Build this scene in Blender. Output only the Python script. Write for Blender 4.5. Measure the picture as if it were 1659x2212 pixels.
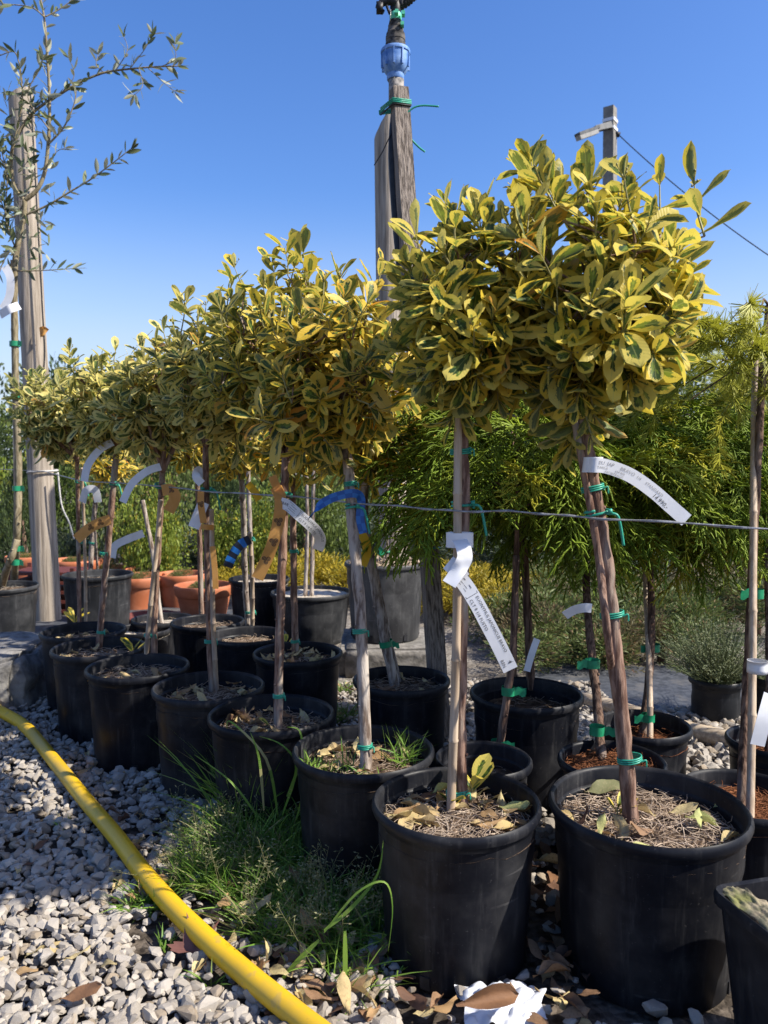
import bpy, bmesh, math, random
import numpy as np
from mathutils import Vector, Matrix, Quaternion, noise as mnoise
random.seed(7); RNG = np.random.default_rng(7)
for o in list(bpy.data.objects): bpy.data.objects.remove(o)
S = bpy.context.scene
COL = S.collection
R_ = math.radians
# ------------------------------------------------------------------ camera
H = 0.79; F = 1661.0; PITCH = math.atan(96.0 / 1661.0)
cam = bpy.data.cameras.new('camera'); camo = bpy.data.objects.new('camera', cam); COL.objects.link(camo)
cam.sensor_fit = 'VERTICAL'; cam.sensor_height = 24.0; cam.lens = 24.0 * F / 2212.0
camo.location = (0, 0, H); camo.rotation_euler = (math.pi / 2 - PITCH, 0, 0)
cam.clip_start = 0.02; cam.clip_end = 500
cam.dof.use_dof = True; cam.dof.focus_distance = 1.5; cam.dof.aperture_fstop = 5.5
S.camera = camo
# ------------------------------------------------------------------ sky, sun, exposure
SUN_AZ = R_(106); SUN_EL = R_(43)          # azimuth clockwise from the view direction (+Y)
sdir = Vector((math.sin(SUN_AZ) * math.cos(SUN_EL), math.cos(SUN_AZ) * math.cos(SUN_EL), math.sin(SUN_EL)))
W = bpy.data.worlds.new('World'); S.world = W; W.use_nodes = True
wn = W.node_tree; wn.nodes.clear()
sky = wn.nodes.new('ShaderNodeTexSky'); sky.sky_type = 'NISHITA'; sky.sun_disc = False
sky.sun_elevation = SUN_EL; sky.sun_rotation = SUN_AZ; sky.altitude = 0; sky.air_density = 1.0; sky.dust_density = 0.9; sky.ozone_density = 3.0
bg = wn.nodes.new('ShaderNodeBackground'); bg.inputs['Strength'].default_value = 0.130
wo = wn.nodes.new('ShaderNodeOutputWorld')
hs = wn.nodes.new('ShaderNodeHueSaturation'); hs.inputs['Saturation'].default_value = 1.26; hs.inputs['Hue'].default_value = 0.512
wn.links.new(sky.outputs[0], hs.inputs['Color']); 
# thin pale haze low over the whole horizon, with faint streaks of high cloud
wtc = wn.nodes.new('ShaderNodeTexCoord'); wsp = wn.nodes.new('ShaderNodeSeparateXYZ'); wn.links.new(wtc.outputs['Generated'], wsp.inputs[0])
wmr = wn.nodes.new('ShaderNodeMapRange'); wmr.interpolation_type = 'SMOOTHSTEP'; wmr.inputs[1].default_value = 0.34; wmr.inputs[2].default_value = 0.02; wmr.inputs[3].default_value = 0.0; wmr.inputs[4].default_value = 0.92; wn.links.new(wsp.outputs[2], wmr.inputs[0])
wmp = wn.nodes.new('ShaderNodeMapping'); wmp.inputs['Scale'].default_value = (1.3, 1.3, 9.0); wmp.inputs['Rotation'].default_value = (0.12, 0.05, 0.4); wn.links.new(wtc.outputs['Generated'], wmp.inputs[0])
wnz = wn.nodes.new('ShaderNodeTexNoise'); wnz.inputs['Scale'].default_value = 1.4; wnz.inputs['Detail'].default_value = 4.0; wn.links.new(wmp.outputs[0], wnz.inputs['Vector'])
wm1 = wn.nodes.new('ShaderNodeMath'); wm1.operation = 'MULTIPLY_ADD'; wm1.inputs[1].default_value = 0.55; wm1.inputs[2].default_value = 0.72; wn.links.new(wnz.outputs[0], wm1.inputs[0])
wm2 = wn.nodes.new('ShaderNodeMath'); wm2.operation = 'MULTIPLY'; wm2.use_clamp = True; wn.links.new(wmr.outputs[0], wm2.inputs[0]); wn.links.new(wm1.outputs[0], wm2.inputs[1])
wmx = wn.nodes.new('ShaderNodeMix'); wmx.data_type = 'RGBA'; wmx.inputs[7].default_value = (3.0, 3.45, 4.1, 1.0); wn.links.new(wm2.outputs[0], wmx.inputs[0]); wn.links.new(hs.outputs[0], wmx.inputs[6])
wn.links.new(wmx.outputs[2], bg.inputs[0]); wn.links.new(bg.outputs[0], wo.inputs[0])
sl = bpy.data.lights.new('sun', 'SUN'); sl.energy = 5.0; sl.angle = R_(0.53); sl.color = (1.0, 0.94, 0.84)
so = bpy.data.objects.new('sun', sl); COL.objects.link(so); so.rotation_euler = sdir.to_track_quat('Z', 'Y').to_euler(); so.location = (4, -2, 6)
vs = S.view_settings; vs.view_transform = 'Standard'; vs.look = 'None'; vs.gamma = 1.0; vs.exposure = 0.80; vs.use_curve_mapping = False
# ------------------------------------------------------------------ pixel -> place
def ray(x, y):
    u = (x - 829.5) / F; v = (1106 - y) / F
    c, s = math.cos(PITCH), math.sin(PITCH)
    return Vector((u, c + v * s, -s + v * c))
def P(x, y, Y):                      # the point of that pixel's ray at depth Y
    d = ray(x, y); return Vector((0, 0, H)) + d * (Y / d.y)
def G(x, y, z=0.0):                  # the point of that pixel's ray on the level z
    d = ray(x, y); return Vector((0, 0, H)) + d * ((z - H) / d.z)
# ------------------------------------------------------------------ materials
class NT:
    def __init__(s, name):
        s.m = bpy.data.materials.new(name); s.m.use_nodes = True; s.t = s.m.node_tree; s.t.nodes.clear()
    def n(s, typ, **kw):
        nd = s.t.nodes.new('ShaderNode' + typ)
        for k, v in kw.items():
            if k.startswith('_'): setattr(nd, k[1:], v)
        for k, v in kw.items():
            if k.startswith('_'): continue
            key = int(k[1:]) if k[0] == 'i' and k[1:].isdigit() else k.replace('__', ' ')
            s.put(nd.inputs[key], v)
        return nd
    def put(s, sock, v):
        if isinstance(v, bpy.types.NodeSocket): s.t.links.new(v, sock)
        elif isinstance(v, bpy.types.Node): s.t.links.new(v.outputs[0], sock)
        else:
            if sock.type == 'RGBA' and len(v) == 3: v = (*v, 1)
            sock.default_value = v
    def math(s, op, a, b=0.0, c=None):
        nd = s.n('Math', _operation=op, i0=a, i1=b)
        if c is not None: s.put(nd.inputs[2], c)
        return nd.outputs[0]
    def mix(s, f, a, b, blend='MIX'):
        nd = s.t.nodes.new('ShaderNodeMix'); nd.data_type = 'RGBA'; nd.blend_type = blend
        s.put(nd.inputs[0], f); s.put(nd.inputs[6], a); s.put(nd.inputs[7], b); return nd.outputs[2]
    def ss(s, v, a, b):
        nd = s.n('MapRange', _interpolation_type='SMOOTHSTEP', Value=v); s.put(nd.inputs[1], a); s.put(nd.inputs[2], b); return nd.outputs[0]
    def coord(s, scale=(1, 1, 1), src='Object'):
        tc = s.n('TexCoord'); mp = s.n('Mapping', Vector=tc.outputs[src], Scale=scale); return mp.outputs[0]
    def noise(s, vec, scale=5.0, detail=3.0, rough=0.55):
        nd = s.n('TexNoise', Vector=vec, Scale=scale, Detail=detail, Roughness=rough); return nd.outputs[0]
    def rnd(s):
        return s.n('ObjectInfo').outputs['Random']
    def out(s, col, rough=0.6, spec=0.35, bump=None, bstr=0.3, bdist=0.002, metal=0.0, trans=0.0, tcol=None):
        b = s.n('BsdfPrincipled', Roughness=rough, Metallic=metal); s.put(b.inputs['Base Color'], col); b.inputs['Specular IOR Level'].default_value = spec
        if bump is not None:
            bp = s.n('Bump', Height=bump, Strength=bstr, Distance=bdist); s.t.links.new(bp.outputs[0], b.inputs['Normal'])
        sh = b.outputs[0]
        if trans:
            tb = s.n('BsdfTranslucent'); s.put(tb.inputs['Color'], tcol if tcol is not None else col)
            mx = s.n('MixShader', Fac=trans); s.t.links.new(sh, mx.inputs[1]); s.t.links.new(tb.outputs[0], mx.inputs[2]); sh = mx.outputs[0]
        o = s.n('OutputMaterial'); s.t.links.new(sh, o.inputs[0]); return s.m
def ramp2(t, f, a, b): return t.mix(f, a, b)

def m_noise(name, a, b, scale=20, stretch=(1, 1, 1), rough=0.7, spec=0.25, bstr=0.4, bdist=0.003, lo=0.35, hi=0.65, third=None, rndmix=0.0, detail=5.0, trans=0.0, metal=0.0):
    t = NT(name); v = t.coord(stretch)
    nz = t.noise(v, scale, detail, 0.6); c = t.mix(t.ss(nz, lo, hi), a, b)
    if third is not None:
        n2 = t.noise(v, scale * 0.23, 3.0); c = t.mix(t.ss(n2, 0.52, 0.68), c, third)
    if rndmix:
        r = t.rnd(); c = t.mix(1.0, c, t.mix(r, (1 - rndmix,) * 3, (1 + rndmix,) * 3), 'MULTIPLY')
    return t.out(c, rough, spec, nz, bstr, bdist, metal, trans)

def m_leaf(name, yel1, yel2, dark, mid, thr=0.5, trans=0.3):
    t = NT(name); tc = t.n('TexCoord'); uv = t.n('SeparateXYZ', Vector=tc.outputs['UV'])
    u, v = uv.outputs[0], uv.outputs[1]
    oi = t.n('ObjectInfo'); at = t.n('Attribute', _attribute_name='rnd')
    r = t.math('FRACT', t.math('ADD', oi.outputs['Random'], at.outputs['Fac']))
    r2 = t.math('FRACT', t.math('MULTIPLY', r, 17.31)); r3 = t.math('FRACT', t.math('MULTIPLY', r, 53.7))
    s = t.math('MULTIPLY', t.math('ABSOLUTE', t.math('SUBTRACT', v, 0.5)), 2.0)
    s = t.math('MAXIMUM', s, t.math('MULTIPLY', t.math('SUBTRACT', u, 0.62), 2.6))
    cv = t.n('CombineXYZ', X=t.math('MULTIPLY', t.math('SUBTRACT', u, t.math('MULTIPLY', s, 0.16)), 7.0), Y=t.math('MULTIPLY', v, 6.0), Z=t.math('MULTIPLY', r, 91.0))
    nz = t.noise(cv.outputs[0], 1.0, 4.0, 0.65)
    e = t.math('ADD', s, t.math('MULTIPLY', t.math('SUBTRACT', nz, 0.5), 1.15))
    th = t.math('ADD', thr, t.math('MULTIPLY', t.math('SUBTRACT', r2, 0.55), 0.55))
    mask = t.ss(e, t.math('SUBTRACT', th, 0.035), t.math('ADD', th, 0.035))
    nz2 = t.noise(cv.outputs[0], 0.55, 2.0)
    green = t.mix(t.ss(nz2, 0.5, 0.56), dark, mid)
    yel = t.mix(1.0, t.mix(r3, yel1, yel2), oi.outputs['Color'], 'MULTIPLY')
    col = t.mix(mask, green, yel)
    mid_rib = t.math('SUBTRACT', 1.0, t.ss(t.math('ABSOLUTE', t.math('SUBTRACT', v, 0.5)), 0.012, 0.03))
    col = t.mix(t.math('MULTIPLY', mid_rib, 0.45), col, (0.34, 0.36, 0.12))
    # a little browning at the odd leaf tip
    br = t.math('MULTIPLY', t.ss(t.math('ADD', u, t.math('MULTIPLY', nz, 0.3)), 1.08, 1.16), t.ss(r2, 0.8, 0.85))
    col = t.mix(br, col, (0.16, 0.07, 0.025))
    geo = t.n('NewGeometry')
    back = t.mix(0.55, col, (0.27, 0.29, 0.15))
    colf = t.mix(geo.outputs['Backfacing'], col, back)
    vein = t.n('TexWave', _wave_type='BANDS', _bands_direction='X', Vector=cv.outputs[0], Scale=0.55, Distortion=1.5)
    return t.out(colf, 0.48, 0.30, t.math('ADD', t.math('MULTIPLY', vein.outputs['Fac'], 0.5), nz), 0.25, 0.0012, 0, trans, t.mix(0.25, col, (0.5, 0.5, 0.05)))

MT = {}
MT['leaf'] = m_leaf('variegated_leaf', (0.70, 0.53, 0.055), (0.68, 0.58, 0.16), (0.022, 0.062, 0.022), (0.12, 0.19, 0.03), 0.46, 0.44)
MT['leaf_cream'] = m_leaf('cream_variegated_leaf', (0.68, 0.58, 0.16), (0.72, 0.65, 0.28), (0.026, 0.070, 0.030), (0.12, 0.17, 0.045), 0.44, 0.46)

def m_plastic(name, base, dust, amt=0.5):
    t = NT(name); v = t.coord((1, 1, 1)); r = t.rnd()
    off = t.n('VectorMath', _operation='ADD', i0=v, i1=t.n('CombineXYZ', X=t.math('MULTIPLY', r, 13.0), Y=t.math('MULTIPLY', r, 7.0)).outputs[0])
    n1 = t.noise(off.outputs[0], 6.0, 5.0, 0.65); n2 = t.noise(off.outputs[0], 180.0, 2.0, 0.6)
    mp = t.n('Mapping', Vector=off.outputs[0], Scale=(60, 60, 5)); n3 = t.noise(mp.outputs[0], 1.0, 4.0, 0.7)
    f = t.math('ADD', t.math('MULTIPLY', t.ss(n1, 0.4, 0.75), 0.55), t.math('MULTIPLY', t.ss(n3, 0.5, 0.8), 0.5))
    spk = t.ss(n2, 0.68, 0.74)
    f = t.math('MULTIPLY', t.math('ADD', f, t.math('MULTIPLY', spk, 0.55)), amt)
    # long scratches
    wv = t.n('Mapping', Vector=off.outputs[0], Scale=(4, 4, 90)); n4 = t.noise(wv.outputs[0], 1.0, 1.0, 0.3)
    sc = t.math('MULTIPLY', t.ss(n4, 0.72, 0.735), t.ss(n1, 0.52, 0.6)); f = t.math('ADD', f, t.math('MULTIPLY', sc, 0.3))
    col = t.mix(f, base, dust)
    ro = t.math('ADD', 0.38, t.math('MULTIPLY', f, 0.4))
    return t.out(col, ro, 0.12, t.math('ADD', n1, t.math('MULTIPLY', n2, 0.15)), 0.12, 0.002)
MT['pot'] = m_plastic('black_nursery_plastic', (0.0075, 0.0082, 0.0115), (0.095, 0.092, 0.09), 0.60)
MT['pot_grey'] = m_plastic('dusty_black_plastic', (0.016, 0.017, 0.019), (0.12, 0.12, 0.123), 0.7)
MT['pot_sunlit'] = m_plastic('sunlit_black_plastic', (0.035, 0.035, 0.037), (0.19, 0.19, 0.19), 0.8)  # black plastic and dust lightened so the pot on the slab looks sunlit
MT['terracotta'] = m_noise('terracotta_plastic', (0.42, 0.13, 0.055), (0.50, 0.18, 0.09), 14, rough=0.6, bstr=0.1, third=(0.36, 0.11, 0.05), rndmix=0.12)
MT['bark'] = m_noise('euonymus_bark', (0.115, 0.062, 0.044), (0.29, 0.185, 0.135), 9, (14, 14, 2.2), 0.85, 0.15, 0.9, 0.004, 0.38, 0.62, (0.32, 0.27, 0.22), 0.12)
MT['bark_grey'] = m_noise('grey_bark', (0.12, 0.085, 0.065), (0.36, 0.30, 0.25), 9, (13, 13, 2.6), 0.85, 0.15, 0.9, 0.004, 0.36, 0.62, (0.42, 0.37, 0.32), 0.1)
MT['bark_olive'] = m_noise('olive_bark', (0.15, 0.12, 0.07), (0.30, 0.25, 0.16), 8, (12, 12, 3), 0.85, 0.15, 0.6, 0.003, rndmix=0.1)
MT['bark_dark'] = m_noise('cypress_bark', (0.055, 0.032, 0.024), (0.19, 0.12, 0.085), 9, (16, 16, 2), 0.9, 0.12, 0.9, 0.004, 0.38, 0.62, (0.22, 0.17, 0.14), 0.15)
MT['twig'] = m_noise('green_twig', (0.20, 0.19, 0.075), (0.30, 0.27, 0.12), 30, rough=0.6)
MT['bamboo'] = m_noise('bamboo_cane', (0.33, 0.24, 0.16), (0.47, 0.37, 0.27), 6, (20, 20, 1.2), 0.55, 0.3, 0.35, 0.002, 0.35, 0.65, (0.28, 0.21, 0.16), 0.1)
MT['timber'] = m_noise('weathered_timber', (0.075, 0.06, 0.05), (0.30, 0.25, 0.21), 7, (34, 34, 1.0), 0.9, 0.15, 1.0, 0.006, 0.34, 0.62, (0.20, 0.17, 0.145))
MT['post'] = m_noise('weathered_round_post', (0.19, 0.155, 0.12), (0.40, 0.34, 0.275), 5, (16, 16, 0.7), 0.85, 0.18, 0.8, 0.005, 0.32, 0.66, (0.30, 0.255, 0.205))
MT['pole'] = m_noise('peeled_wood', (0.36, 0.27, 0.18), (0.52, 0.42, 0.30), 5, (3, 24, 24), 0.75, 0.2, 0.4, 0.003)
MT['soil'] = m_noise('potting_soil', (0.05, 0.033, 0.022), (0.16, 0.11, 0.075), 60, rough=0.95, spec=0.1, bstr=1.0, bdist=0.01, third=(0.10, 0.07, 0.05))
MT['coir'] = m_noise('coir_fibre', (0.28, 0.205, 0.145), (0.48, 0.385, 0.295), 25, rough=0.85, spec=0.15, rndmix=0.1)
MT['peat'] = m_noise('red_brown_bark_fibre', (0.09, 0.035, 0.016), (0.27, 0.11, 0.05), 45, rough=0.9, spec=0.12)
MT['grit'] = m_noise('pale_grit', (0.30, 0.25, 0.19), (0.52, 0.46, 0.37), 40, rough=0.9)
MT['concrete'] = m_noise('old_concrete', (0.13, 0.12, 0.105), (0.25, 0.23, 0.205), 30, rough=0.95, spec=0.12, bstr=0.9, bdist=0.006, third=(0.17, 0.16, 0.14))
MT['rock'] = m_noise('kerb_stone', (0.10, 0.095, 0.09), (0.21, 0.20, 0.19), 26, rough=0.95, spec=0.12, bstr=1.0, bdist=0.01, third=(0.26, 0.245, 0.22))
MT['fabric'] = m_noise('black_ground_fabric', (0.035, 0.038, 0.045), (0.075, 0.08, 0.09), 40, rough=0.6, spec=0.4, bstr=0.5, third=(0.11, 0.105, 0.10))
MT['tie'] = m_noise('green_tube_tie', (0.02, 0.24, 0.16), (0.03, 0.30, 0.20), 40, rough=0.4, spec=0.4, bstr=0.1)
MT['tape'] = m_noise('green_plastic_tape', (0.012, 0.19, 0.085), (0.02, 0.26, 0.12), 40, rough=0.35, spec=0.5, bstr=0.1)
MT['wire'] = m_noise('galvanised_wire', (0.20, 0.20, 0.21), (0.36, 0.36, 0.37), 80, rough=0.45, spec=0.5, metal=0.6)
MT['white'] = m_noise('white_label', (0.74, 0.74, 0.75), (0.80, 0.80, 0.81), 30, rough=0.5, spec=0.35, bstr=0.05, trans=0.12)
MT['ink'] = m_noise('label_ink', (0.02, 0.02, 0.025), (0.04, 0.04, 0.045), 30, rough=0.6)
MT['pencil'] = m_noise('faded_ink', (0.30, 0.29, 0.29), (0.42, 0.41, 0.41), 60, rough=0.7)
MT['orange'] = m_noise('orange_tape', (0.74, 0.42, 0.12), (0.80, 0.48, 0.16), 30, rough=0.5, spec=0.3, bstr=0.05, trans=0.5)
MT['amber'] = m_noise('yellow_tape', (0.70, 0.44, 0.02), (0.75, 0.50, 0.04), 30, rough=0.5, trans=0.3)
def m_check(name, a, b, sc):
    t = NT(name); tc = t.n('TexCoord'); mp = t.n('Mapping', Vector=tc.outputs['UV'], Scale=sc); ck = t.n('TexChecker', Vector=mp.outputs[0], Scale=1.0)
    return t.out(t.mix(ck.outputs['Fac'], a, b), 0.45, 0.4, None, trans=0.15)
MT['blue'] = m_check('blue_checked_tape', (0.02, 0.10, 0.36), (0.035, 0.17, 0.50), (70, 1.9, 1))
MT['blueblack'] = m_check('blue_black_tape', (0.015, 0.02, 0.04), (0.02, 0.19, 0.62), (60, 0.9, 1))
def m_hose():
    t = NT('yellow_hose'); v = t.coord(); n1 = t.noise(v, 7, 4); n2 = t.noise(v, 160, 2); n3 = t.noise(v, 30, 3)
    c = t.mix(t.ss(n1, 0.35, 0.7), (0.68, 0.42, 0.012), (0.56, 0.34, 0.016)); c = t.mix(t.ss(n2, 0.70, 0.76), c, (0.15, 0.09, 0.02)); c = t.mix(t.math('MULTIPLY', t.ss(n3, 0.62, 0.70), 0.4), c, (0.30, 0.22, 0.10)); n4 = t.noise(v, 3.5, 5, 0.7); c = t.mix(t.math('MULTIPLY', t.ss(n4, 0.52, 0.70), 0.5), c, (0.42, 0.30, 0.07))
    return t.out(c, 0.42, 0.4, n3, 0.1, 0.002)
MT['hose'] = m_hose()
def m_stone():
    t = NT('limestone_gravel'); r = t.rnd(); at = t.n('Attribute', _attribute_name='rnd'); rr = t.math('FRACT', t.math('ADD', r, at.outputs['Fac']))
    v = t.coord(); n1 = t.noise(v, 55, 4); n2 = t.noise(v, 14, 3)
    c = t.mix(rr, (0.235, 0.207, 0.175), (0.40, 0.358, 0.305)); c = t.mix(t.ss(t.math('FRACT', t.math('MULTIPLY', rr, 9.7)), 0.82, 0.9), c, (0.25, 0.20, 0.145))
    c = t.mix(t.math('MULTIPLY', t.ss(n1, 0.45, 0.75), 0.35), c, (0.21, 0.18, 0.15)); c = t.mix(t.math('MULTIPLY', t.ss(n2, 0.55, 0.7), 0.3), c, (0.48, 0.445, 0.395))
    return t.out(c, 0.85, 0.2, n1, 0.5, 0.002)
MT['stone'] = m_stone()
def m_ground():
    t = NT('gravelly_earth'); v = t.coord(); n1 = t.noise(v, 3, 5); vo = t.n('TexVoronoi', Vector=v, Scale=38.0); vf = t.n('TexVoronoi', _feature='DISTANCE_TO_EDGE', Vector=v, Scale=38.0)
    edge = t.ss(vf.outputs['Distance'], 0.02, 0.16)
    grey = t.mix(vo.outputs['Color'], (0.16, 0.145, 0.125), (0.40, 0.37, 0.33))
    n2 = t.noise(v, 40, 4)
    far = t.ss(t.n('SeparateXYZ', Vector=v).outputs[1], 2.2, 3.0)
    earth = t.mix(t.ss(n2, 0.35, 0.65), (0.045, 0.036, 0.028), (0.13, 0.106, 0.085))
    vs_ = t.n('TexVoronoi', Vector=v, Scale=75.0); grit = t.mix(vs_.outputs['Color'], (0.13, 0.115, 0.095), (0.30, 0.27, 0.235)); grit = t.mix(t.math('MULTIPLY', t.ss(n2, 0.45, 0.7), 0.6), grit, (0.11, 0.09, 0.07))
    near = t.mix(t.math('MULTIPLY', far, t.ss(n1, 0.68, 0.45)), earth, grit)
    return t.out(near, 0.95, 0.1, t.math('ADD', t.math('MULTIPLY', vs_.outputs['Distance'], -1.0), n2), 0.7, 0.008)
MT['ground'] = m_ground()
def m_green(name, a, b, c3=None, trans=0.25, rough=0.5, spec=0.25):
    t = NT(name); oi = t.n('ObjectInfo'); at = t.n('Attribute', _attribute_name='rnd'); r = t.math('FRACT', t.math('ADD', oi.outputs['Random'], at.outputs['Fac']))
    v = t.coord(); nz = t.noise(v, 9, 3)
    c = t.mix(t.math('ADD', t.math('MULTIPLY', r, 0.6), t.math('MULTIPLY', t.ss(nz, 0.4, 0.65), 0.4)), a, b)
    if c3 is not None: c = t.mix(t.ss(t.math('FRACT', t.math('MULTIPLY', r, 13.7)), 0.86, 0.92), c, c3)
    return t.out(c, rough, spec, None, trans=trans)
MT['grass'] = m_green('meadow_grass', (0.085, 0.19, 0.025), (0.20, 0.31, 0.05), (0.30, 0.28, 0.12))
MT['seed'] = m_green('grass_seed_heads', (0.17, 0.18, 0.075), (0.27, 0.25, 0.13), None, 0.25)
MT['thread'] = m_green('golden_thread_foliage', (0.19, 0.29, 0.028), (0.40, 0.47, 0.045), (0.52, 0.50, 0.05), 0.4, 0.55)
MT['needle'] = m_green('golden_needles', (0.28, 0.30, 0.03), (0.50, 0.47, 0.055), None, 0.25, 0.5)
MT['yellow_shrub'] = m_green('golden_juniper', (0.24, 0.20, 0.02), (0.46, 0.33, 0.025), (0.18, 0.18, 0.03))
MT['blue_shrub'] = m_green('grey_green_juniper', (0.10, 0.135, 0.085), (0.19, 0.22, 0.15), (0.07, 0.09, 0.05))
MT['green_shrub'] = m_green('green_shrub_foliage', (0.065, 0.10, 0.026), (0.16, 0.19, 0.055), (0.20, 0.13, 0.06))
MT['rust_shrub'] = m_green('bronze_heath_foliage', (0.12, 0.11, 0.05), (0.20, 0.16, 0.085), (0.22, 0.12, 0.07))
MT['dark_tree'] = m_green('dark_evergreen', (0.025, 0.042, 0.018), (0.07, 0.10, 0.035), None, 0.15)
MT['mid_tree'] = m_green('broadleaf_green', (0.07, 0.11, 0.025), (0.16, 0.20, 0.045), None, 0.3)
MT['bright_tree'] = m_green('bright_green_leaves', (0.13, 0.19, 0.03), (0.28, 0.32, 0.05), (0.42, 0.34, 0.04), 0.35)
MT['heather'] = m_green('grey_green_heather', (0.085, 0.115, 0.05), (0.19, 0.21, 0.10), (0.24, 0.25, 0.13))
def m_olive():
    t = NT('olive_leaf'); r = t.rnd(); c = t.mix(r, (0.09, 0.115, 0.05), (0.23, 0.25, 0.11)); geo = t.n('NewGeometry')
    c2 = t.mix(geo.outputs['Backfacing'], c, (0.34, 0.345, 0.24)); return t.out(c2, 0.42, 0.4, None, trans=0.22)
MT['olive'] = m_olive()
def m_dead(name, cols):
    t = NT(name); r = t.rnd(); v = t.coord(); n1 = t.noise(v, 45, 4); n2 = t.noise(v, 14, 3)
    r2 = t.math('FRACT', t.math('MULTIPLY', r, 7.9))
    c = t.mix(r2, cols[0], cols[1]); c = t.mix(t.ss(t.math('FRACT', t.math('MULTIPLY', r, 31.3)), 0.6, 0.75), c, cols[2]); c = t.mix(t.math('MULTIPLY', t.ss(n2, 0.5, 0.65), 0.5), c, cols[3])
    return t.out(c, 0.65, 0.25, n1, 0.5, 0.002, 0, 0.2)
MT['dead'] = m_dead('dry_leaf', [(0.46, 0.33, 0.16), (0.60, 0.50, 0.25), (0.40, 0.25, 0.12), (0.33, 0.22, 0.11)])
MT['dead_brown'] = m_dead('brown_leaf', [(0.20, 0.10, 0.05), (0.30, 0.19, 0.11), (0.13, 0.07, 0.045), (0.17, 0.09, 0.05)])
MT['maple'] = m_dead('red_brown_maple_leaf', [(0.20, 0.09, 0.07), (0.22, 0.10, 0.08), (0.20, 0.09, 0.07), (0.14, 0.06, 0.05)])
MT['tissue'] = m_noise('crumpled_white_plastic', (0.66, 0.68, 0.74), (0.76, 0.78, 0.82), 9, rough=0.5, bstr=0.3, trans=0.2)
MT['pe_pipe'] = m_noise('weathered_pe_pipe', (0.10, 0.095, 0.09), (0.32, 0.29, 0.26), 60, rough=0.8, bstr=0.2)
MT['pe_black'] = m_noise('black_pe_pipe', (0.012, 0.012, 0.014), (0.025, 0.025, 0.028), 30, rough=0.5)
MT['adapter'] = m_noise('dusty_black_fitting', (0.018, 0.017, 0.017), (0.13, 0.115, 0.10), 55, rough=0.8, bstr=0.3)
MT['blue_fit'] = m_noise('chalky_blue_plastic', (0.07, 0.18, 0.45), (0.20, 0.34, 0.62), 45, rough=0.6, spec=0.35, bstr=0.15)
MT['mint'] = m_noise('mint_green_plastic', (0.10, 0.50, 0.30), (0.14, 0.58, 0.36), 40, rough=0.45)
MT['brass'] = m_noise('dull_steel', (0.25, 0.24, 0.22), (0.4, 0.39, 0.36), 60, rough=0.4, metal=0.7)
MT['string'] = m_noise('white_string', (0.36, 0.35, 0.33), (0.5, 0.48, 0.45), 60, rough=0.9)
MT['concrete_post'] = m_noise('concrete_post', (0.17, 0.16, 0.145), (0.24, 0.225, 0.20), 12, rough=0.9, bstr=0.3)
MT['lamp_grey'] = m_noise('lamp_housing', (0.05, 0.055, 0.06), (0.09, 0.095, 0.10), 20, rough=0.5)
MT['lamp_glass'] = m_noise('lamp_diffuser', (0.24, 0.23, 0.21), (0.30, 0.29, 0.27), 20, rough=0.4)
MT['red'] = m_noise('red_brown_crate', (0.10, 0.028, 0.022), (0.14, 0.04, 0.03), 20, rough=0.6)
MT['moss'] = m_noise('dried_lichen_leaf', (0.085, 0.085, 0.06), (0.34, 0.28, 0.19), 60, rough=0.9, bstr=0.9, third=(0.20, 0.20, 0.07), trans=0.15)
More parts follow.
